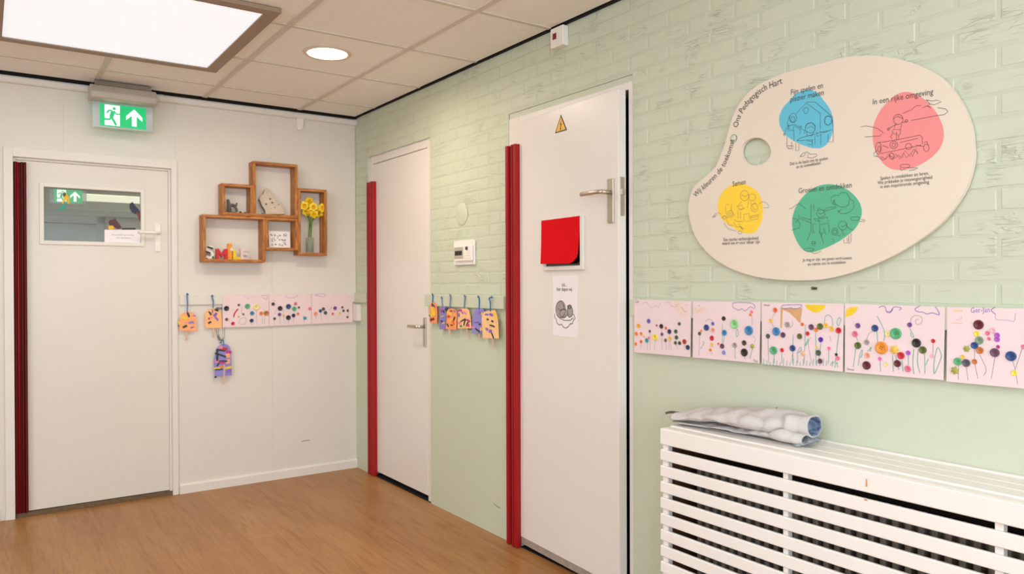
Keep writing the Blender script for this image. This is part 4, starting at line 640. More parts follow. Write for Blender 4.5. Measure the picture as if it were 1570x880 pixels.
'sst_ink': [[[388,1161],[385,1149],[379,1138],[369,1129],[357,1124],[344,1124],[331,1128],[321,1136],[315,1147],[312,1159],[315,1172],[322,1184],[332,1192],[344,1197],[357,1197],[369,1193],[379,1185],[386,1174],[388,1161]],[[400,1143],[396,1134],[385,1126],[371,1123],[356,1125],[346,1132],[342,1141],[346,1151],[357,1158],[371,1161],[385,1159],[396,1152],[400,1143]],[[440,1152],[438,1141],[432,1133],[423,1128],[414,1127],[405,1132],[399,1140],[397,1150],[399,1161],[405,1170],[414,1175],[424,1175],[432,1170],[438,1162],[440,1152]],[[431,1174],[428,1169],[420,1166],[411,1166],[403,1169],[400,1173],[403,1177],[411,1180],[420,1181],[428,1178],[431,1174]],[[306,1140],[302,1125],[316,1114],[322,1097],[338,1090],[358,1094],[371,1082],[390,1078],[409,1087],[421,1099],[437,1100],[443,1115],[456,1123],[450,1137],[440,1143]],[[320,1133],[345,1120],[377,1112],[422,1114],[443,1126]],[[326,1164],[345,1156]],[[365,1183],[381,1169]],[[374,1165],[390,1158]]],
'sst_body': [[[382,1163],[380,1151],[374,1141],[365,1133],[354,1128],[342,1128],[331,1131],[322,1139],[316,1149],[314,1161],[317,1173],[323,1184],[332,1192],[343,1196],[355,1197],[365,1193],[374,1185],[380,1175],[382,1163]],[[395,1141],[391,1132],[381,1126],[368,1123],[354,1125],[344,1131],[341,1139],[344,1148],[354,1154],[368,1157],[381,1155],[391,1149],[395,1141]],[[439,1152],[437,1142],[431,1134],[423,1129],[414,1128],[406,1133],[400,1141],[398,1150],[401,1161],[406,1169],[414,1173],[423,1174],[431,1169],[437,1162],[439,1152]],[[429,1173],[427,1169],[420,1166],[411,1165],[404,1168],[402,1172],[404,1177],[411,1180],[420,1180],[427,1177],[429,1173]]],
'sst_t': [["sst...",[360,1262],[396,1262]],["hier slapen wij",[321,1242],[435,1242]]],
'exit_plate': [[-1620,2314],[-1621,2150],[-1310,2150],[-1307,2323]],
'exit_green': [[-1584,2287],[-1583,2164],[-1352,2161],[-1346,2286]],
}
# ------------------------------------------------------------------ things on the half-open door
cs, cv_ = 0.355, 1.976
tri = [(s/1000-cs, v/1000-cv_) for s, v in D['tri']]
M_['signyellow'] = mat('warning_yellow', 'f2b319', 0.4, var=0.03); M_['signblack'] = mat('warning_black', '241d10', 0.4)
ts = tag(empty('warning_sign'), 'yellow triangular high voltage warning sticker on the door with the red guard', 'sign')
on_leaf3(ts, cs, cv_)
tri = [(0.0, 0.046), (-0.045, -0.03), (0.045, -0.03)]
q = MB(); q.prism(tri, 0.0003, 0.0016); q.build('sticker_border', 'signblack', ts)
q = MB(); q.prism([(x*0.8, (v+0.005)*0.8-0.005) for x, v in tri], 0.0016, 0.002); q.build('sticker_face', 'signyellow', ts)
q = MB(); q.prism([(0.004, 0.024), (-0.007, 0.0), (0.0, 0.001), (-0.004, -0.014), (-0.007, -0.013), (-0.002, -0.024), (0.004, -0.015), (0.001, -0.015), (0.008, 0.006), (0.001, 0.005)], 0.002, 0.0024); q.build('lightning_symbol', 'signblack', ts)

M_['redsheet'] = mat('red_felt_sheet', 'dc0d18', 0.9, var=0.03, scale=12, spec=0.12)
rs = MB(); nu, nv = 10, 10; vs = []
for j in range(nv+1):
    for i in range(nu+1):
        fu, fv = i/nu, j/nv
        u = 0.216+0.29*fu - 0.008*(1-fv)*fu; v = 1.360+0.202*fv+0.004*(1-fu)*(1-fv)
        w = 0.0135+0.016*(1-fv)**2*(0.35+0.65*fu)+0.006*math.sin(fu*5)*(1-fv)
        if fu > 0.85 and fv < 0.15: v += 0.018*((fu-0.85)/0.15)*((0.15-fv)/0.15); u -= 0.010*((fu-0.85)/0.15)*((0.15-fv)/0.15)
        vs.append((u-0.36, v-1.36, w))
fs = [(j*(nu+1)+i, j*(nu+1)+i+1, (j+1)*(nu+1)+i+1, (j+1)*(nu+1)+i) for j in range(nv) for i in range(nu)]
rs.add(vs, fs, 0, True); n0 = len(vs)
rs.add([(x, y, z-0.0015) for x, y, z in vs], [f[::-1] for f in fs], 0, True)
o = rs.build('red_sheet', 'redsheet', weld=False)
on_leaf3(tag(o, 'plain red sheet hung over the small window of the half-open door', 'sheet'), 0.36, 1.36)

sp = tag(empty('sleeping_notice'), 'white paper notice with a grey sleeping figure drawing, below the red sheet', 'notice')
on_leaf3(sp, 0.381, 1.04)
q = MB(); q.box(-0.092, 0.094, 0.0, 0.27, 0.0004, 0.0014); q.build('paper', 'paper', sp)
def L3(pts): return [(s/1000-0.381, v/1000-1.04) for s, v in pts]
q = MB()
for k, s in enumerate(D['sst_body']): q.flat(L3(s[:-1]), 0.0016+0.00012*k)
q.build('drawn_figure', 'pencilgrey', sp)
q = MB()
for s in D['sst_ink']: q.stroke(L3(s), 0.0032, 0.0023)
for s, x, y in D['sst_t']: put_text(q, s, *L3((x, y)), 0.0023, asp=1.15)
q.build('lettering', 'ink', sp, weld=False)

# ------------------------------------------------------------------ palette board
pb = tag(empty('palette_board', onR(3.5, 1.6, 0.006), RW), 'large cream wooden palette shaped board with four coloured blobs, on the brick wall', 'wall board')
def PL(pts): return [(p[0]/1000-3.5, p[1]/1000-1.6) for p in pts]
cu = bpy.data.curves.new('palette_outline', 'CURVE'); cu.dimensions = '2D'; cu.fill_mode = 'BOTH'; cu.extrude = 0.007
for pts in (smoothpath(PL(D['palette_outline']), 3, True), smoothpath(PL(D['palette_hole']), 1, True)):
    s = cu.splines.new('POLY'); s.points.add(len(pts)-1); s.use_cyclic_u = True
    for p, x in zip(s.points, pts): p.co = (x[0], x[1], 0, 1)
to = bpy.data.objects.new('palette_outline', cu); COL.objects.link(to); bpy.context.view_layer.update()
me = bpy.data.meshes.new_from_object(to.evaluated_get(bpy.context.evaluated_depsgraph_get())); bpy.data.objects.remove(to)
me.name = 'board'; me.materials.clear(); me.materials.append(M_['palette'])
o = bpy.data.objects.new('board', me); COL.objects.link(o); o.parent = pb; o.location = (0, 0, 0.007)
for k in ('blue', 'pink', 'yellow', 'green'):
    q = MB(); q.prism(smoothpath(PL(D['blob_'+k]), 3, True), 0.0138, 0.0145); bo = q.build('colour_blob', 'blob_'+k, pb); bo['label'] = k+' printed blob'
    q = MB()
    for s in D['ink_'+k]: q.stroke(PL(s), 0.0013, 0.0148)
    q.build('line_drawing', 'ink' if k != 'yellow' else 'inksoft', pb, weld=False)
q = MB()
for k, (s, x, y) in enumerate(D['palette_text']):
    put_text(q, s, *PL((x, y)), 0.0150, asp=1.2 if k < 5 else 1.25)
path = smoothpath(PL(D['curve']), 4)
LT = sum((Vector(path[k+1])-Vector(path[k])).length for k in range(len(path)-1))
put_text_on_curve(q, 'Wij kleuren de toekomst', path, 0.0, LT*0.475, 0.0150, asp=1.2)
put_text_on_curve(q, 'Ons Pedagogisch Hart', path, LT*0.555, LT, 0.0150, asp=1.2)
q.build('lettering', 'ink', pb, weld=False)['kind'] = 'stuff'
q = MB(); cx, cy = PL([(3247, 1768)])[0]
q.stroke([(cx+0.013*math.cos(a*math.pi/10), cy+0.013*math.sin(a*math.pi/10)) for a in range(21)], 0.0025, 0.0150)
q.stroke([(cx+0.006+0.008*math.cos(a), cy+0.008*math.sin(a)) for a in (-1.1, -0.5, 0, 0.5, 1.1)], 0.0022, 0.0150)
for s_ in (-1, 1): q.disc(cx-0.004, cy+0.005*s_, 0.0150, 0.0018, 8)
q.build('smiley', 'blob_green', pb)

# ------------------------------------------------------------------ wall devices
th = tag(empty('thermostat', onR(1.345, 1.375), RW), 'white room thermostat with a dark display on the green brick wall', 'thermostat')
q = MB(); q.box(0.012, 0.222, 0.0, 0.132, 0, 0.013); q.build('back_plate', 'whiteplastic', th, bevel=0.003)
q = MB(); q.box(0.034, 0.216, 0.020, 0.102, 0.013, 0.023); q.build('cover', 'whiteplastic', th, bevel=0.003)
q = MB(); q.box(0.036, 0.128, 0.034, 0.096, 0.023, 0.0245); q.build('display_frame', 'greyplastic', th, bevel=0.001)
q = MB(); q.box(0.044, 0.118, 0.052, 0.076, 0.0245, 0.0252); q.build('display', mat('dark_display', '3a342c', 0.25), th)
q = MB()
put_text(q, '21:05', (0.052, 0.0575), (0.108, 0.0575), 0.0256)
q.build('digits', mat('display_digit', '15110d', 0.5), th, weld=False)
q = MB(); q.lathe([(0.009, 0), (0.009, 0.006), (0.006, 0.008)], 14, 0, (0.166, 0.088, 0.023)); q.build('dial', mat('thermostat_dark_knob', '4a423c', 0.4), th)
for z in (0.034, 0.048, 0.062):
    q = MB(); q.box(0.148, 0.200, z, z+0.009, 0.023, 0.0245); q.build('push_button', 'whiteplastic', th, bevel=0.001)

o = MB(); o.lathe([(0.060, 0), (0.060, 0.0025), (0.057, 0.0038), (0.0, 0.004)], 32)
o = o.build('blanking_plate', 'green', loc=onR(1.425, 1.65), rot=RW); tag(o, 'round blanking plate painted green above the thermostat', 'wall plate')

al = tag(empty('alarm_box', onR(2.246, 2.325), RW), 'small white box with a red square light just under the ceiling', 'alarm box')
q = MB(); q.box(0, 0.09, 0, 0.088, 0, 0.032); q.build('housing', 'whiteplastic', al, bevel=0.003)
q = MB(); q.box(0.020, 0.044, 0.036, 0.062, 0.032, 0.0345); q.build('indicator', mat('red_indicator', '8f1820', 0.3), al)

o = MB(); o.box(-0.045, 0.045, -0.055, 0.06, 0, 0.03); o = o.build('junction_box', 'framewhite', bevel=0.004, loc=onR(0.047, 1.075), rot=RW)
tag(o, 'cream cable junction box in the corner beside the last pink drawing', 'box')
o = MB(); o.box(-0.022, 0.022, 0, 0.062, 0, 0.02); o.prism([(-0.016, -0.016), (0.012, -0.012), (0.020, 0.004), (-0.020, 0.004)], 0.001, 0.016)
o = o.build('wall_bracket', 'whiteplastic', bevel=0.002, loc=onB(-0.395, 2.312), rot=RB); tag(o, 'small white bracket under the cable duct near the corner', 'bracket')
o = MB(); o.lathe([(0.003, 0), (0.003, 0.009), (0.005, 0.010), (0.0, 0.012)], 10); o.box(-0.009, 0.009, -0.004, 0.003, 0, 0.003)
o = o.build('nail', mat('dull_brown_nail', '6b5a44', 0.4, metal=0.5), loc=onR(3.54, 1.258, 0.001), rot=RW); tag(o, 'small brown nail in the wall beneath the palette board', 'nail')

# ------------------------------------------------------------------ lights in view, plus added fill panels
M_['panelglow'] = emis('luminous_ceiling_panel', 'eef6ff', 0.53, var=0.02, scale=9)
def ceiling_panel(x0, x1, y0, y1, label):
    cx, cy = (x0+x1)/2, (y0+y1)/2; t = tag(empty('ceiling_light', (cx, cy, H)), label, 'ceiling light', 'luminous ceiling panels')
    X, Y, f = (x1-x0)/2, (y1-y0)/2, 0.058
    for (a, c, e, g) in ((-X, X, -Y, -Y+f), (-X, X, Y-f, Y), (-X, -X+f, -Y+f, Y-f), (X-f, X, -Y+f, Y-f)):
        q = MB(); q.box(a, c, e, g, -0.016, 0.002); q.build('frame_strip', 'taupe', t, bevel=0.001)
    q = MB(); q.box(-X+f, X-f, -Y+f, Y-f, -0.010, -0.004); q.build('diffuser', 'panelglow', t)
    area('panel_and_fill_light', (cx, cy, H-0.018), (0, 0, 0), 2*X-2*f, 2*Y-2*f, 7, (1.0, 0.97, 0.92))
ceiling_panel(-2.105, -1.098, -1.80, -0.712, 'large square luminous ceiling panel in a taupe frame')
# three added, unseen glowing panels dress the fill lamps set at the top
for cx, cy in ((-1.6, -4.3), (-3.9, -2.4), (-3.9, -5.2)):
    q = MB(); q.box(cx-0.5, cx+0.5, cy-0.55, cy+0.55, H-0.014, H+0.002); q.build('added_panel_frame', 'taupe', ceiling)
    q = MB(); q.box(cx-0.44, cx+0.44, cy-0.49, cy+0.49, H-0.018, H-0.0145); q.build('added_light_panel', 'panelglow', ceiling)
dl = tag(empty('downlight', (-0.712, -1.316, H+0.003)), 'round recessed white downlight in a ceiling tile', 'ceiling light')
q = MB(); q.lathe([(0.096, -0.0005), (0.099, -0.004), (0.112, -0.005), (0.118, 0.0)], 40); q.build('trim_ring', mat('downlight_ring', 'e0cbb8', 0.5), dl)
M_['lampglow'] = emis('downlight_diffuser', 'fff3e2', 5.0, var=0.01)
q = MB(); q.lathe([(0.0, -0.002), (0.097, -0.002)], 40); q.lathe([(0.097, -0.002), (0.097, 0.0)], 40); q.build('diffuser', 'lampglow', dl)
l = bpy.data.lights.new('downlight_beam', 'AREA'); l.shape = 'DISK'; l.size = 0.18; l.energy = 7; l.color = (1.0, 0.86, 0.68); l.spread = math.radians(170)
o = bpy.data.objects.new('downlight_beam', l); COL.objects.link(o); o.location = (-0.712, -1.316, H-0.012)

# ------------------------------------------------------------------ exit signs
M_['exitgreen'] = emis('exit_sign_green', '06b068', 0.55, var=0.03); M_['exitwhite'] = emis('exit_sign_white', 'f4fff8', 0.7, var=0.01)
M_['acrylic'] = glass('clear_acrylic', 'c9d4d8', 0.45, 0.08)
def exit_sign(loc, label, rods=0.0):
    t = tag(empty('exit_sign', loc), label, 'exit sign', 'green emergency exit signs'); t.rotation_euler = RB
    if rods:
        for s_ in (-0.1, 0.1):
            q = MB(); q.tube([(s_, 0.262, -0.02), (s_, 0.262+rods, -0.02)], 0.005, 8); q.build('hanging_rod', 'chrome', t)
    # local: u right, v up from the bottom of the plate, w towards the room
    q = MB(); q.extrude_u([(0.155, -0.07), (0.145, 0.03), (0.155, 0.062), (0.185, 0.07), (0.215, 0.045), (0.232, 0.03), (0.232, -0.07)], -0.168, 0.168)
    q.build('housing', 'greyplastic', t, bevel=0.004)
    q = MB(); q.box(-0.145, 0.145, 0.232, 0.262, -0.06, 0.02); q.build('ceiling_mount', 'chrome', t, bevel=0.003)
    q = MB(); q.box(-0.155, 0.155, 0, 0.150, -0.004, 0.004); q.build('clear_plate', 'acrylic', t, bevel=0.001)
    q = MB(); q.box(-0.118, 0.118, 0.012, 0.136, -0.0062, 0.0062); q.build('green_face', 'exitgreen', t)
    W0 = 0.0065
    q = MB(); q.flat([(-0.094, 0.017), (-0.018, 0.017), (-0.018, 0.131), (-0.094, 0.131)], W0); q.build('door_symbol', 'exitwhite', t)
    q = MB(); q.flat([(0.056, 0.121), (0.014, 0.078), (0.014, 0.056), (0.044, 0.084), (0.044, 0.024), (0.068, 0.024), (0.068, 0.084), (0.098, 0.056), (0.098, 0.078)], W0); q.build('arrow', 'exitwhite', t)
    q = MB(); g = W0+0.0004
    q.disc(-0.046, 0.113, g, 0.0085); q.stroke([(-0.052, 0.098), (-0.061, 0.064)], 0.021, g)
    q.stroke([(-0.054, 0.100), (-0.072, 0.101), (-0.084, 0.084)], 0.009, g+0.0001); q.stroke([(-0.048, 0.100), (-0.036, 0.083), (-0.016, 0.084)], 0.009, g+0.0002)
    q.stroke([(-0.062, 0.068), (-0.050, 0.046), (-0.036, 0.020)], 0.013, g+0.0003); q.stroke([(-0.060, 0.068), (-0.070, 0.050), (-0.097, 0.049)], 0.011, g+0.0004)
    q.build('running_figure', 'exitgreen', t)
    return t
exit_sign((-1.465, -0.13, 2.158), 'lit green exit sign above the white door, under the ceiling')
h_ = exit_sign((-1.449, 3.5, 2.056), 'lit green exit sign seen through the window of the white door', 0.132)

# ------------------------------------------------------------------ stickers and notice on the glass of door 1
GW = -0.0322
def sticker(name, parts, label, cat):
    pts = [p for k, m, g in parts for p in g]; cu_, cv2 = sum(p[0] for p in pts)/len(pts)/1000, min(p[1] for p in pts)/1000
    t = tag(empty(name, onB(cu_, cv2, GW), RB), label, cat)
    for k, (pn, m, g) in enumerate(parts):
        q = MB(); q.prism([(p[0]/1000-cu_, p[1]/1000-cv2) for p in g], 0.0, 0.0007+0.0004*k); q.build(pn, m, t)
    return t
M_['st_yellow'] = mat('sticker_yellow', 'f0bf18', 0.5, var=0.1, scale=40); M_['st_green'] = mat('sticker_teal', '23a58c', 0.5); M_['st_brown'] = mat('sticker_brown', '5b4326', 0.5)
M_['st_blue'] = mat('sticker_dark_blue', '2b2f4c', 0.5, var=0.2, scale=40); M_['st_rust'] = mat('sticker_rust', '8f4630', 0.5, var=0.3, scale=60); M_['st_maroon'] = mat('sticker_maroon', '6a3440', 0.5, var=0.3, scale=60)
sticker('parrot_sticker', [('body', 'st_yellow', D['parrot_y']), ('tail', 'st_green', D['parrot_g']), ('head', 'st_brown', D['parrot_h'])], 'yellow parrot sticker with a teal tail on the door glass', 'sticker')
sticker('bird_sticker', [('body', 'st_blue', D['bird']), ('tail', 'st_rust', D['bird_t'])], 'dark blue bird sticker with a rust tail at the edge of the door glass', 'sticker')
sticker('flower_sticker', [('leaves', 'st_maroon', D['dino']), ('bloom', 'st_yellow', D['dino_y'])], 'maroon and yellow sticker above the white notice on the door glass', 'sticker')
nt_ = tag(empty('door_notice', onB(-1.45, 1.523, GW), RB), 'small white paper notice with two typed lines on the door glass', 'notice')
def N_(p): return (p[0]/1000+1.45, p[1]/1000-1.523)
q = MB(); q.prism([N_(p) for p in D['notice']], 0, 0.0008); q.build('paper', 'paper', nt_)
q = MB(); q.prism([N_(p) for p in D['notice_bar']], 0, 0.0016); q.build('black_tape', 'signblack', nt_)
q = MB()
for s, x, y in D['notice_t']: put_text(q, s, N_(x), N_(y), 0.0010)
q.build('lettering', 'ink', nt_, weld=False)

# ------------------------------------------------------------------ wall shelf of five wooden boxes
SD = 0.100; TB = 0.017
ws = tag(empty('wall_shelf', onB(-0.65, 1.41), RB), 'rustic orange brown wooden wall shelf of five joined open boxes', 'shelf')
BOX = dict(A=(-1.031, -0.654, 1.413, 1.699), B=(-0.917, -0.7285, 1.7035, 1.899), C=(-0.7285, -0.431, 1.7035, 2.052), D=(-0.648, -0.4425, 1.493, 1.7015), E=(-0.4415, -0.2465, 1.464, 1.901))
BOX['D'] = (-0.652, -0.4435, 1.493, 1.7015); BOX['A'] = (-1.031, -0.654, 1.413, 1.7015); BOX['C'] = (-0.7285, -0.4435, 1.7035, 2.052)
for k, (x0, x1, z0, z1) in BOX.items():
    ox, oz = -0.65, 1.41
    bx = empty('shelf_box', (x0-ox, z0-oz, 0), (0, 0, 0), ws)
    W_, H_ = x1-x0, z1-z0
    for nm, m, r in (('bottom_board', 'wood_h', (0, W_, 0, TB)), ('top_board', 'wood_h', (0, W_, H_-TB, H_)), ('side_board', 'wood_v', (0, TB, TB, H_-TB)), ('side_board', 'wood_v', (W_-TB, W_, TB, H_-TB))):
        q = MB(); q.box(*r, 0.001, SD+random.uniform(-0.002, 0.002)); bo = q.build(nm, m, bx, bevel=0.0012)
# letters standing in the wide box
ZA = 1.413+TB
def letter(name, poly_list, x, w, mats, label, depth=0.02, wpos=0.06):
    t = tag(empty(name, onB(x, ZA+0.0005, wpos), RB), label, 'letter', 'letters standing on the shelf')
    return t
for k, hx in dict(let_white='e9e3db', let_red='cf1f2b', let_orange='f39a1c', let_yellow='f4cf1d', let_pink='e6cdd0').items(): M_[k] = mat(k, hx, 0.45, var=0.1, scale=60)
def put_letter(name, polys, x0, h, mat_, label, dep=0.02, w0=0.05):
    t = tag(empty(name, onB(x0, ZA+0.0005, w0), RB), label, 'letter', 'letters standing on the shelf')
    q = MB()
    for p in polys: q.prism(p, 0, dep)
    q.build('letter_body', mat_, t, bevel=0.001, weld=False); return t
def thick(pts, wd):
    P = [Vector(p) for p in pts]; L, R_ = [], []
    for k, p in enumerate(P):
        t = (P[min(k+1, len(P)-1)]-P[max(k-1, 0)]).normalized(); n = Vector((-t.y, t.x))*wd/2; L.append(tuple(p+n)); R_.append(tuple(p-n))
    return L+R_[::-1]
S_ = smoothpath([(0.048, 0.066), (0.034, 0.076), (0.017, 0.072), (0.012, 0.058), (0.024, 0.046), (0.038, 0.038), (0.044, 0.024), (0.034, 0.011), (0.018, 0.010), (0.006, 0.018)], 4)
t = put_letter('letter_s', [thick(S_, 0.017)], -1.012, 0.085, 'let_white', 'white letter S with dark stripes, first in the shelf word', w0=0.055)
for k, (a, c) in enumerate((((0.012, 0.074), (0.045, 0.064)), ((0.004, 0.046), (0.030, 0.035)))):
    q = MB(); q.prism(thick([a, c], 0.010), 0.0205, 0.0225); q.build('dark_stripe', 'signblack', t)
q = MB(); q.disc(0.044, 0.012, 0.021, 0.007, 6); q.build('leaf_spot', 'scrap_forestp', t)
w_, hh, s_ = 0.068, 0.064, 0.017
put_letter('letter_m', [[(0, 0), (s_, 0), (s_, hh*0.55), (w_/2, hh*0.12), (w_-s_, hh*0.55), (w_-s_, 0), (w_, 0), (w_, hh), (w_-s_, hh), (w_/2, hh*0.5), (s_, hh), (0, hh)]], -0.950, hh, 'let_red', 'red letter M, second in the shelf word', w0=0.062)
t = put_letter('letter_i', [[(0, 0), (0.026, 0), (0.026, 0.098), (0, 0.098)]], -0.879, 0.098, 'let_orange', 'tall orange letter I with a white flower, on the shelf', w0=0.055)
q = MB(); q.prism([(0.022+(0.016 if k % 2 == 0 else 0.007)*math.cos(k*math.pi/5+0.3), 0.062+(0.016 if k % 2 == 0 else 0.007)*math.sin(k*math.pi/5+0.3)) for k in range(10)], 0.0205, 0.025); q.build('flower', 'let_white', t)
put_letter('letter_l', [[(0, 0), (0.046, 0), (0.046, 0.017), (0.018, 0.017), (0.018, 0.060), (0, 0.060)]], -0.848, 0.06, 'let_yellow', 'yellow letter L, between the orange I and the pink E', w0=0.058)
put_letter('letter_e', [[(0, 0), (0.050, 0), (0.050, 0.015), (0.018, 0.015), (0.018, 0.027), (0.046, 0.027), (0.046, 0.042), (0.018, 0.042), (0.018, 0.054), (0.050, 0.054), (0.050, 0.069), (0, 0.069)]], -0.800, 0.07, 'let_pink', 'pale pink letter E, last in the shelf word', w0=0.05)
# ornaments in the small and the tall box
ZB = 1.7035+TB
M_['orn'] = mat('grey_ornament', '6f6560', 0.7, var=0.25, scale=50, bump=0.4, bscale=120)
t = tag(empty('grey_ornament', onB(-0.845, ZB, 0.055), RB), 'small grey branching ornament in the small upper box', 'ornament')
q = MB(); q.tube(smoothpath([(-0.02, 0.006, 0), (-0.02, 0.04, 0.004), (-0.027, 0.083, 0)], 3), [0.012, 0.013, 0.013, 0.012, 0.011, 0.009, 0.007]); q.build('trunk', 'orn', t)
q = MB(); q.tube(smoothpath([(-0.016, 0.045, 0.003), (0.004, 0.048, 0.004), (0.022, 0.03, 0.0), (0.026, 0.01, 0.0)], 3), [0.010]*5+[0.008]*5); q.tube([(0.016, 0.036, 0), (0.024, 0.052, 0), (0.028, 0.066, 0)], [0.006, 0.006, 0.004]); q.build('branch', 'orn', t)
q = MB(); q.lathe([(0.026, 0), (0.024, 0.006), (0, 0.007)], 14, axis='v'); q.build('foot', 'orn', t)
o = MB(); o.lathe([(0.0, 0), (0.006, 0.001), (0.0085, 0.006), (0.006, 0.0105), (0, 0.012)], 12, axis='v'); o = o.build('dark_pebble', 'signblack', loc=onB(-0.800, ZB, 0.07), rot=RB); tag(o, 'tiny dark round pebble beside the grey ornament', 'pebble')
for k, (x, w, r, lb) in enumerate(((-0.768, 0.06, 0.010, 'pale grey stone at the inner side of the small shelf box'), (-0.668, 0.085, 0.006, 'tiny dark stone at the front of the tall shelf box'))):
    o = MB(); o.lathe([(0.0, 0), (r*0.8, 0.001), (r, r*0.5), (r*0.7, r*0.95), (0, r*1.1)], 10, axis='v'); o = o.build('small_stone', 'orn' if k == 0 else 'signblack', loc=onB(x, ZB, w), rot=RB); tag(o, lb, 'stone')
M_['sculpt'] = mat('pale_clay', 'd3c2ae', 0.75, var=0.08, scale=30, bump=0.35, bscale=90); M_['sculpt_back'] = mat('dark_clay_edge', '5c5148', 0.8)
t = tag(empty('clay_ornament', onB(-0.59, ZB, 0.05), (math.radians(90-6), 0, math.radians(-4))), 'pale clay ornament with dark holes in the tall shelf box', 'ornament')
P_ = smoothpath([(p[0]/1000+0.59, max(0.0, p[1]/1000-1.7325)) for p in D['sculpt']], 3)
q = MB(); q.prism(P_, -0.012, 0.012, 0, 1); q.build('clay_body', ['sculpt', 'sculpt_back'], t, bevel=0.002)
for x, z, r in D['sculpt_holes']:
    q = MB(); q.disc(x/1000+0.59, z/1000-1.7325, 0.0125, r/1000, 10); q.build('dark_hole', 'sculpt_back', t)
# card in the lower middle box
t = tag(empty('picture_card', onB(-0.545, 1.493+TB, 0.045), (math.radians(84), 0, 0)), 'small white card covered in scribbled lettering in the lower middle shelf box', 'card')
q = MB(); q.box(-0.069, 0.069, 0, 0.108, -0.002, 0.002); q.build('card', 'paper', t)
q = MB(); rnd = random.Random(3)
for k, (x, z, c) in enumerate([(-0.05, 0.085, 0), (-0.033, 0.082, 0), (-0.015, 0.07, 1), (0.002, 0.086, 0), (0.022, 0.08, 0), (0.04, 0.084, 0), (-0.052, 0.05, 0), (-0.03, 0.055, 0), (-0.005, 0.052, 1), (0.018, 0.055, 0), (0.035, 0.05, 1), (-0.05, 0.022, 0), (-0.028, 0.026, 1), (-0.004, 0.022, 2), (0.015, 0.02, 2), (0.033, 0.026, 1)]):
    pts = [(x+rnd.uniform(-0.010, 0.010), z+rnd.uniform(-0.010, 0.010)) for _ in range(6)]
    q.stroke(smoothpath(pts, 3), 0.0024, 0.0026+0.00001*k, c)
q.build('scribbles', ['inksoft', 'button_plum', 'crayon_tealc'], t, weld=False)
# glass vase and daffodils in the tall narrow box
ZE = 1.464+TB
M_['vaseglass'] = glass('green_tinted_glass', 'b9c4ae', 0.28, 0.04)
vx, vw = -0.3465, 0.052
vs_ = tag(empty('glass_vase', onB(vx, ZE, vw), RB), 'small clear glass vase of daffodils in the narrow shelf box', 'vase')
q = MB(); q.lathe([(0.0, 0.0), (0.024, 0.0), (0.0255, 0.004), (0.0255, 0.098), (0.024, 0.102), (0.0225, 0.100), (0.0235, 0.008), (0.0, 0.006)], 24, axis='v'); q.build('vase_body', 'vaseglass', vs_)
M_['water'] = glass('vase_water', 'a9bb94', 0.25, 0.02)
q = MB(); q.lathe([(0.0, 0.007), (0.0228, 0.008), (0.0228, 0.062), (0.0, 0.062)], 20, axis='v'); q.build('water', 'water', vs_)
M_['stem'] = mat('daffodil_stem', '5d8a2c', 0.5, var=0.15, scale=40); M_['petal'] = mat('daffodil_petal', 'fbd800', 0.5, var=0.06, scale=60); M_['trumpet'] = mat('daffodil_trumpet', 'f2b000', 0.5, var=0.08, scale=60)
FL = [('leftmost daffodil of the bunch, facing the room', 0.0), ('topmost daffodil of the bunch', 0.3), ('central daffodil of the bunch, facing the room', 0.1), ('lowest daffodil of the bunch', -0.4), ('rightmost daffodil, in front of the shelf side board', 0.2), ('daffodil low in the bunch beneath the leftmost one', -0.3), ('daffodil drooping between the central and rightmost ones', -0.3)]
fw_ = [.09, .05, .10, .085, .085, .07, .06]
for k, ((fx, fz), (lb, tilt)) in enumerate(zip(D['flowers'], FL)):
    fx, fz, fwv = fx/1000, fz/1000, fw_[k]
    a_ = k*2.4; bx_, bw_ = vx+0.013*math.cos(a_), vw+0.013*math.sin(a_)
    t = tag(empty('daffodil', onB(bx_, ZE+0.012, bw_), RB), lb, 'flower', 'daffodils in the glass vase')
    top = Vector((fx-bx_, fz-ZE-0.012, fwv-bw_)); n = Vector((-0.25+0.25*math.sin(k*1.7), tilt*0.7-0.05, 1)).normalized()
    q = MB(); q.tube(smoothpath([(0, 0, 0), (0.35*(vx-bx_)/1.0+0.001*k-0.003, 0.10, 0.0), (top.x*0.18, 0.19, top.z*0.2), tuple(top*0.86+Vector((0, 0.014, -0.01))), tuple(top-n*0.006)], 4), 0.0032, 6); q.build('stem', 'stem', t)
    up = n.orthogonal().normalized(); rt = n.cross(up)
    q = MB()
    for j in range(6):
        a0 = j*math.pi/3+k; dr = up*math.cos(a0)+rt*math.sin(a0); pd = n.cross(dr)
        bend = 0.004 if j % 2 else -0.001
        pts = [top, top+dr*0.012+pd*0.0125+n*bend, top+dr*0.024+pd*0.0105+n*bend*1.4, top+dr*0.031+n*bend*0.4, top+dr*0.024-pd*0.0105+n*bend*1.4, top+dr*0.012-pd*0.0125+n*bend]
        mid = top+dr*0.017+n*(bend+0.002)
        q.add(pts+[mid], [(0, 1, 6), (1, 2, 6), (2, 3, 6), (3, 4, 6), (4, 5, 6), (5, 0, 6)], 0, True)
    q.build('petals', 'petal', t)
    q = MB(); ring = []
    for h, r in ((0, 0.005), (0.008, 0.0085), (0.015, 0.010), (0.018, 0.0125), (0.014, 0.0085), (0.004, 0.004)):
        ring.append([top+n*h+(up*math.cos(x*math.pi/6)+rt*math.sin(x*math.pi/6))*r for x in range(12)])
    q.add([v for r in ring for v in r], [(m*12+j, m*12+(j+1) % 12, (m+1)*12+(j+1) % 12, (m+1)*12+j) for m in range(5) for j in range(12)], 0, True)
    q.build('trumpet', 'trumpet', t)

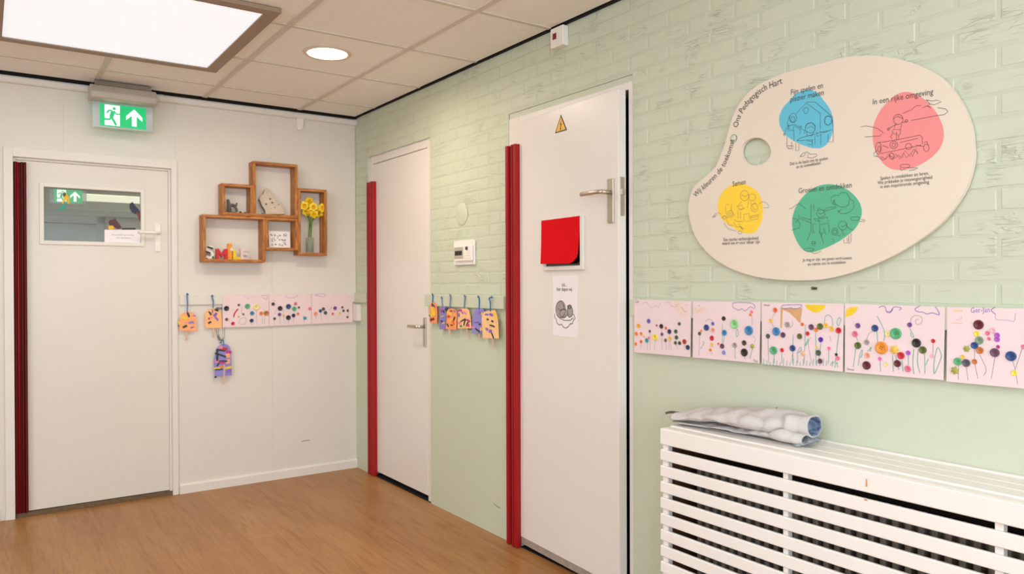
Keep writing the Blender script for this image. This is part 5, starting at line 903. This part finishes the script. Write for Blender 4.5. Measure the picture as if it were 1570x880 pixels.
# ------------------------------------------------------------------ children's drawings with buttons
LAB = ['pale pink drawing next to the half-open door, many small orange buttons', 'pale pink drawing with a big blue button and a pale green one', 'pale pink drawing with a brown house and a yellow sun', 'pale pink drawing with one big orange button in its middle', 'pale pink drawing at the picture edge, purple name on top',
       'first pale pink drawing on the back wall, with a red stroke', 'middle pale pink drawing of the three on the back wall', 'last pale pink drawing on the back wall, next to the corner box']
bmesh_cache = {}
def button_mesh(col, flower, holes):
    key = (col, flower, holes)
    if key in bmesh_cache: return bmesh_cache[key]
    q = MB()
    if flower:
        n = 24; pr = [(0.80+0.22*math.cos(6*2*math.pi*k/n)) for k in range(n)]
        for (s0, h0), (s1, h1) in (((1, 0), (1, .25)), ((1, .25), (.8, .4)), ((.8, .4), (.35, .42))):
            q.add([(pr[k]*s0*math.cos(2*math.pi*k/n), pr[k]*s0*math.sin(2*math.pi*k/n), h0) for k in range(n)]+[(pr[k]*s1*math.cos(2*math.pi*k/n), pr[k]*s1*math.sin(2*math.pi*k/n), h1) for k in range(n)], [(k, (k+1) % n, n+(k+1) % n, n+k) for k in range(n)], 0, True)
        q.lathe([(0.36, .42), (0.3, .5), (0, .52)], 12)
    else:
        q.lathe([(0.95, 0), (1.0, 0.12), (1.0, 0.26), (0.9, 0.38), (0.74, 0.36), (0.62, 0.24), (0.0, 0.24)], 16)
        if holes:
            for a in range(4): q.disc(0.22*math.cos(math.pi/4+a*math.pi/2), 0.22*math.sin(math.pi/4+a*math.pi/2), 0.26, 0.09, 6, 1)
    me = q.build('button', ['button_'+col, 'hole'], link=False).data
    bmesh_cache[key] = me; return me
FLOWERY = {('gold', 18), ('peach', 20)}
for k, P in enumerate(D['papers']):
    right = k < 5
    c4 = mmp(P['c']); u0 = min(p[0] for p in c4); u1 = max(p[0] for p in c4); v0 = min(p[1] for p in c4)
    uc = (u0+u1)/2
    t = empty('button_drawing', onR(uc, v0, 0.0205) if right else onB(uc, v0, 0.0155), RW if right else RB)
    tag(t, LAB[k], 'drawing', 'pink button drawings on the green wall' if right else 'pink button drawings on the white wall')
    q = MB(); g = [(p[0]-uc, p[1]-v0) for p in c4]; q.prism(g, -0.001, 0.0008); q.build('paper_sheet', 'pinkpaper', t)
    cols = []; q = MB(); dep = 0.0010
    for c, poly in P['f']:
        if c not in cols: cols.append(c)
        q.flat([(p[0]/1000-uc, p[1]/1000-v0) for p in poly], dep, cols.index(c)); dep += 0.00002
    for c, pts in P['s']:
        if c not in cols: cols.append(c)
        pp = [(p[0]/1000-uc, p[1]/1000-v0) for p in pts]
        if len(pp) > 2: pp = smoothpath(pp, 4)
        q.stroke(pp, {'pipe': 0.008, 'tealc': 0.0022, 'purplec': 0.0020}.get(c, 0.0016), dep+0.0001, cols.index(c)); dep += 0.000005
    if 't' in P:
        if 'purplec' not in cols: cols.append('purplec')
        if 'inkc' not in cols: cols.append('inkc')
        s, a, c_ = P['t']; ci = cols.index('purplec' if s == 'Ger-Jan' else 'inkc')
        put_text(q, s, (a[0]/1000-uc, a[1]/1000-v0), (c_[0]/1000-uc, c_[1]/1000-v0), dep+0.0002, ci, asp=1.3)
    if q.f: q.build('crayon_drawing', ['crayon_'+c for c in cols], t, weld=False)['kind'] = 'stuff'
    for (bu, bv, r, col) in P['b']:
        r = r/1000
        if not (u0+0.001 < bu/1000 < u1-0.001): continue
        o = bpy.data.objects.new('button', button_mesh(col, (col, ) [0] in ('olive', 'peach') or (col == 'gold' and r > 0.007), r > 0.0068)); COL.objects.link(o); o.parent = t
        o.location = (bu/1000-uc, bv/1000-v0, 0.0009); r *= 1.12; o.scale = (r, r, r*1.1); o.rotation_euler = (0, 0, random.uniform(0, 1.5))

# ------------------------------------------------------------------ hanging paper ice lolly crafts
CW = [0.020, 0.020, 0.030, 0.019, 0.0185, 0.023, 0.021, 0.0185, 0.026]
CB = ['ffb079', 'ffc083', '948ad2', 'fb9a62', '8b82c8', 'fda068', 'fdc792', '958cd0', 'fdcb92']
CL = ['orange paper lolly craft on a blue string, closest to the white door', 'light orange paper lolly craft hanging in front of a metal clip', 'purple paper lolly craft hanging low below the metal clip',
      'orange and yellow paper lolly craft closest to the door handle', 'narrow purple paper lolly craft half hidden by an orange one', 'deep orange paper lolly craft overlapping the narrow purple one', 'pale orange paper lolly craft with pink and green scraps, alone in the middle', 'wide purple paper lolly craft tucked behind the largest orange one', 'largest light orange paper lolly craft, last before the red guard']
M_['string'] = mat('blue_wool_string', '3f83b8', 0.8, var=0.15, scale=80); M_['stick'] = mat('wooden_lolly_stick', 'e2b999', 0.6, var=0.08, scale=30)
M_['stringpale'] = mat('pale_blue_string', '7f93c4', 0.8, var=0.15, scale=80)
for k, C_ in enumerate(D['crafts']):
    right = k >= 3
    body = mmp(C_['body']); uc = sum(p[0] for p in body)/len(body); v0 = min(p[1] for p in body)
    t = empty('lolly_craft', onR(uc, v0, CW[k]) if right else onB(uc, v0, CW[k]), RW if right else RB)
    tag(t, CL[k], 'paper craft', 'paper lolly crafts on the green wall' if right else 'paper lolly crafts on the white wall')
    M_['craft%d' % k] = mat('craft_paper_%d' % (k+1), CB[k], 0.75, var=0.05, scale=40)
    loc = lambda pts: [(p[0]/1000-uc, p[1]/1000-v0) for p in pts]
    q = MB(); bp = loc(C_['body'])
    q.prism(bp[:1]+smoothpath(bp, 3)[1:-1]+bp[-1:], 0, 0.0014); q.build('paper_body', 'craft%d' % k, t)
    if C_['stick']:
        st_ = loc(C_['stick']); a = Vector(st_[0]); c_ = Vector(st_[-1]); d_ = (a-c_).normalized()
        front = (k == 2)
        if not front: a = a+d_*0.03
        q = MB(); q.prism(thick([tuple(a), tuple((a+c_)/2), tuple(c_)], 0.0085), 0.0015 if front else -0.0022, 0.0035 if front else -0.0004); q.build('lolly_stick', 'stick', t)
    sg = loc(C_['string'])
    q = MB(); q.tube([(*p, 0.003) for p in smoothpath(sg, 4)], 0.0036, 6)
    end = sg[0]; q.tube([(end[0]-0.006, end[1]-0.004, 0.004), (end[0], end[1]+0.004, 0.006), (end[0]+0.006, end[1]-0.006, 0.004)], 0.0032, 6)
    q.build('string', 'stringpale' if k in (4, 5, 6) else 'string', t)
    for j, (c, (su, sv), L, wd, ang) in enumerate(C_['scraps']):
        L, wd = L/1000, max(wd/1000, 0.003)
        q = MB(); rn = random.Random(k*50+j)
        ca, sa, kx = math.cos(-math.radians(ang)), math.sin(-math.radians(ang)), (1.8 if right else 1.05)
        q.prism([((x*ca-y*sa)*kx, x*sa+y*ca) for x, y in [(-L/2, -wd/2*rn.uniform(.6, 1)), (L/2, -wd/2*rn.uniform(.6, 1)), (L/2*rn.uniform(.8, 1), wd/2), (0, wd/2*1.15), (-L/2*rn.uniform(.8, 1), wd/2*rn.uniform(.7, 1))]], 0, 0.0006)
        q.build('paper_scrap', 'scrap_'+c, t, loc=(su/1000-uc, sv/1000-v0, 0.0015+0.0004*(j % 5)))
# metal clip that carries the low purple craft
t = tag(empty('metal_clip', onB(-0.905, 0.925, 0.007), RB), 'silver metal safety clip behind the light orange craft', 'clip')
q = MB(); q.tube(smoothpath([(-0.022, 0.205, 0), (-0.022, 0.085, 0), (-0.021, 0.03, 0.002), (-0.012, 0.006, 0.003), (0.004, 0.004, 0.003), (0.014, 0.022, 0.002), (0.015, 0.09, 0), (0.012, 0.205, 0)], 4), 0.0042, 8); q.build('clip_loop', 'chrome', t)
q = MB(); q.tube(smoothpath([(-0.016, 0.085, 0.001), (-0.022, 0.055, 0.004), (-0.012, 0.02, 0.006), (-0.004, 0.012, 0.006)], 3), 0.0026, 6); q.build('clip_pin', 'chrome', t)
q = MB(); q.box(-0.028, 0.018, 0.195, 0.207, -0.005, 0.002); q.build('clip_head', 'chrome', t, bevel=0.002)

# ------------------------------------------------------------------ radiator cover and radiator
RU0, RU1, RZ, RD = 3.122, 5.35, 0.785, 0.25
rc = tag(empty('radiator_cover', onR(RU0, 0, 0), RW), 'white painted radiator cover of horizontal slats under the pink drawings', 'radiator cover')
LR = RU1-RU0
z = RZ; first = True
while z > 0.07:
    h_s = 0.0535 if first else 0.0365
    q = MB(); q.box(0, LR, z-h_s, z, RD-0.012, RD); q.build('front_slat', 'radwhite', rc, bevel=0.0025)
    z -= h_s+0.0175; first = False
for u0, u1 in ((0.002, 0.026), (0.472, 0.488), (1.028, 1.046), (1.55, 1.566), (2.08, 2.096)):
    q = MB(); q.box(u0, u1, 0.0, RZ-0.02, RD-0.032, RD-0.0125); q.build('upright', 'radwhite', rc)
for k, (w0, w1, dz) in enumerate(((RD-0.046, RD-0.0125, 0.0), (RD-0.108, RD-0.048, 0.004), (0.085, RD-0.110, 0.004), (0.024, 0.083, 0.004), (0.0, 0.020, 0.0085))):
    q = MB(); q.box(0.0 if k != 4 else -0.0, LR, RZ-0.018+dz, RZ+dz, max(w0, 0.001), w1); q.build('top_slat', 'radwhite', rc, bevel=0.003)
M_['rawboard'] = mat('raw_brown_board', '5a3d26', 0.8, var=0.15, scale=20)
q = MB(); q.box(0.004, 0.02, 0.0, RZ-0.02, 0.002, RD-0.034); q.build('end_panel', 'rawboard', rc)
# knocks in the paint
q = MB(); M_['bare'] = mat('bare_wood_chip', 'd9a066', 0.7)
for (u, zz, a, h) in ((0.727, 0.757, 0.006, 0.022), (0.722, 0.712, 0.012, 0.004), (1.03, 0.7895, 0.0, 0.0)):
    if h: q.flat([(u, zz-h/2), (u+a, zz-h/2*0.8), (u+a*0.8, zz+h/2), (u+a*0.2, zz+h/2*0.9)], RD+0.0004)
q.build('paint_chip', 'bare', rc)
rd = tag(empty('radiator', onR(RU0+0.05, 0.1, 0.03), RW), 'grey finned radiator inside the slatted white cover', 'radiator')
q = MB(); q.box(0, LR-0.1, -0.1, 0.60, -0.028, -0.022); q.build('painted_dark_backing', 'darkinside', rd)  # dark sheet puts the shade behind the fins into colour
fin = None; nfin = int((LR-0.16)/0.0335)
for k in range(nfin):
    if fin is None:
        q = MB(); q.box(0, 0.017, 0.02, 0.56, 0.02, 0.12); fin = q.build('radiator_fin', 'radiator', rd, bevel=0.005, loc=(0.02, 0, 0))
    else:
        o = bpy.data.objects.new('radiator_fin', fin.data); COL.objects.link(o); o.parent = rd; o.location = (0.02+k*0.0335, 0, 0)
for v_ in (0.06, 0.53):
    q = MB(); q.tube([(0.0, v_, 0.07), (LR-0.12, v_, 0.07)], 0.02, 10); q.build('header_pipe', 'radiator', rd)
q = MB(); q.box(0, LR-0.1, -0.095, 0.6, 0.0, 0.012); q.build('painted_back_shade', 'darkinside', rd)  # second dark sheet, interior shade put into its colour

# ------------------------------------------------------------------ grey trousers lying on the cover
from mathutils import noise as mn
M_['cloth'] = mat('grey_washed_cotton', 'cfc8c4', 0.9, var=0.05, scale=25, bump=0.25, bscale=180); M_['lining'] = mat('blue_white_lining', '41526f', 0.9, dark='9fb0c6', scale=70, var=0.3); M_['hem'] = mat('pale_blue_denim_hem', 'c3c9cf', 0.9, dark='8c9299', scale=120)
tr = tag(empty('trousers', onR(3.098, RZ+0.0088, 0.1), RW), 'rumpled light grey trousers lying folded on top of the radiator cover', 'trousers')
def cloth_tube(stations, n=44, wr=0.006, thick_=0.003, seed=0, open_end=True):
    """stations: (u, w centre, w half width, v bottom, v top); flattened wrinkled tube, open at the far cuff"""
    st = []
    m = len(stations)
    for k in range(m-1):
        for j in range(7):
            t = j/7; t2 = t*t*(3-2*t); st.append([a+(c-a)*(t if i == 0 else t2) for i, (a, c) in enumerate(zip(stations[k], stations[k+1]))])
    st.append(list(stations[-1])); rings = []
    for (u, wc, hw, vb, vt) in st:
        r = []
        for j in range(n):
            a = 2*math.pi*j/n; ca, sa = math.cos(a), math.sin(a)
            x = math.copysign(abs(ca)**0.8, ca)*hw; y = math.copysign(abs(sa)**0.9, sa)
            vv = (vb+vt)/2+y*(vt-vb)/2
            p = Vector((u*9, (wc+x)*16, vv*16+seed))
            dn = mn.noise(p)*wr*0.8+mn.noise(p*2.3)*wr*0.5-wr*1.3*max(0.0, 1-abs(mn.noise(Vector((u*14+wc*20+x*6, x*10, seed))))*7)
            ridge = wr*0.45*math.sin((u*2.2+x*3+seed)*18)*max(0, sa)**2
            vv += (dn+ridge)*(1 if sa > -0.2 else 0.2); 
            r.append((u+mn.noise(p+Vector((5, 1, 2)))*wr*0.6, max(vv, 0.0005), wc+x+dn*0.8))
        rings.append(r)
    return rings
def loft(rings, flip=False):
    n = len(rings[0]); vs = [v for r in rings for v in r]; fs = []
    for k in range(len(rings)-1):
        for j in range(n):
            f = (k*n+j, (k+1)*n+j, (k+1)*n+(j+1) % n, k*n+(j+1) % n); fs.append(f[::-1] if flip else f)
    return vs, fs
def cloth_part(name, stations, seed, wr=0.006, inner=0.10, cap0=True):
    R1 = cloth_tube(stations, wr=wr, seed=seed); q = MB()
    q.add(*loft(R1), 0, True)
    # turned-in cuff and lining inside the opening
    last = R1[-1]; n = len(last); cx = sum(p[1] for p in last)/n; cw = sum(p[2] for p in last)/n
    inn = []
    for k in range(4):
        src = R1[-1-k*3] if len(R1) > k*3+1 else R1[0]
        sx = sum(p[1] for p in src)/n; sw = sum(p[2] for p in src)/n
        inn.append([(p[0]-(0.0 if k else -0.001), sx+(p[1]-sx)*0.86, sw+(p[2]-sw)*0.88) for p in src])
    q.add(*loft([R1[-1], inn[0]]), 0, True)
    q.add(*loft(inn), 1, True); q.add(inn[-1], [tuple(range(n-1, -1, -1))], 1)
    if cap0: q.add(R1[0], [tuple(range(n))], 0)
    return q.build(name, ['cloth', 'lining'], tr, weld=True)
# local: u along the cover, v above its top, w across the depth (0 = 0.1 m from the wall)
cloth_part('upper_leg', [(0.0, 0.060, 0.020, 0.012, 0.026), (0.03, 0.045, 0.060, 0.010, 0.038), (0.10, 0.015, 0.082, 0.014, 0.056), (0.20, 0.014, 0.090, 0.026, 0.068), (0.30, 0.010, 0.092, 0.020, 0.080), (0.38, 0.0, 0.082, 0.016, 0.086), (0.44, -0.004, 0.062, 0.024, 0.088), (0.475, -0.008, 0.040, 0.022, 0.084), (0.50, -0.010, 0.034, 0.018, 0.088)], 1.0, 0.007)
cloth_part('lower_leg', [(0.005, 0.050, 0.024, 0.001, 0.016), (0.05, 0.030, 0.060, 0.001, 0.015), (0.15, -0.005, 0.076, 0.001, 0.016), (0.30, -0.012, 0.074, 0.001, 0.022), (0.38, 0.000, 0.066, 0.001, 0.036), (0.43, 0.030, 0.046, 0.001, 0.046), (0.475, 0.030, 0.036, 0.001, 0.034), (0.495, 0.020, 0.030, 0.001, 0.030)], 7.0, 0.005)
q = MB()     # crumpled hem hanging out of the cuff
vs = []
for i in range(9):
    for j in range(7):
        a = i/8; c_ = j/6
        vs.append((0.415+0.10*c_+0.010*math.sin(i*2.1), 0.003+0.030*a*(1-c_*0.5)+0.006*math.sin(i*1.7+j*1.3), 0.050-0.070*a+0.008*math.sin(j*2.0+i)))
fs = [(i*7+j, i*7+j+1, (i+1)*7+j+1, (i+1)*7+j) for i in range(8) for j in range(6)]
q.add(vs, fs, 0, True); q.add([(x, y-0.002, z) for x, y, z in vs], [f[::-1] for f in fs], 1, True)
q.build('crumpled_hem', ['hem', 'hem'], tr)
q = MB(); q.tube(smoothpath([(0.355, 0.088, -0.03), (0.37, 0.085, 0.01), (0.365, 0.072, 0.045), (0.36, 0.05, 0.07)], 4), 0.0016, 5); q.build('seam', mat('brown_seam_thread', '9a8578', 0.9), tr)
q = MB(); q.tube(smoothpath([(-0.012, 0.030, 0.085), (0.0, 0.034, 0.070), (0.02, 0.030, 0.045), (0.01, 0.02, 0.03)], 4), 0.004, 6); q.build('waistband', mat('dark_waistband', '6a5a4c', 0.9, var=0.3, scale=60), tr)

# ------------------------------------------------------------------ descriptions of the setting
for nm, lb, ct in (('floor', 'wood look vinyl floor with fine lengthwise grain', 'floor'), ('ceiling', 'suspended ceiling of cream square tiles in a metal grid', 'ceiling'),
                   ('wall_right', 'pale green painted brick wall over smooth board', 'wall'), ('wall_back', 'cream boarded wall with the small wooden shelf', 'wall'),
                   ('door_1', 'cream door with a small window, white lever and guard with painted maroon shade', 'door'), ('door_2', 'closed white door in the green wall near the corner', 'door'),
                   ('door_3', 'white door standing slightly open with a red sheet and warning sign', 'door'), ('baseboard_back', 'white baseboard under the cream wall', 'baseboard')):
    tag(bpy.data.objects[nm], lb, ct)
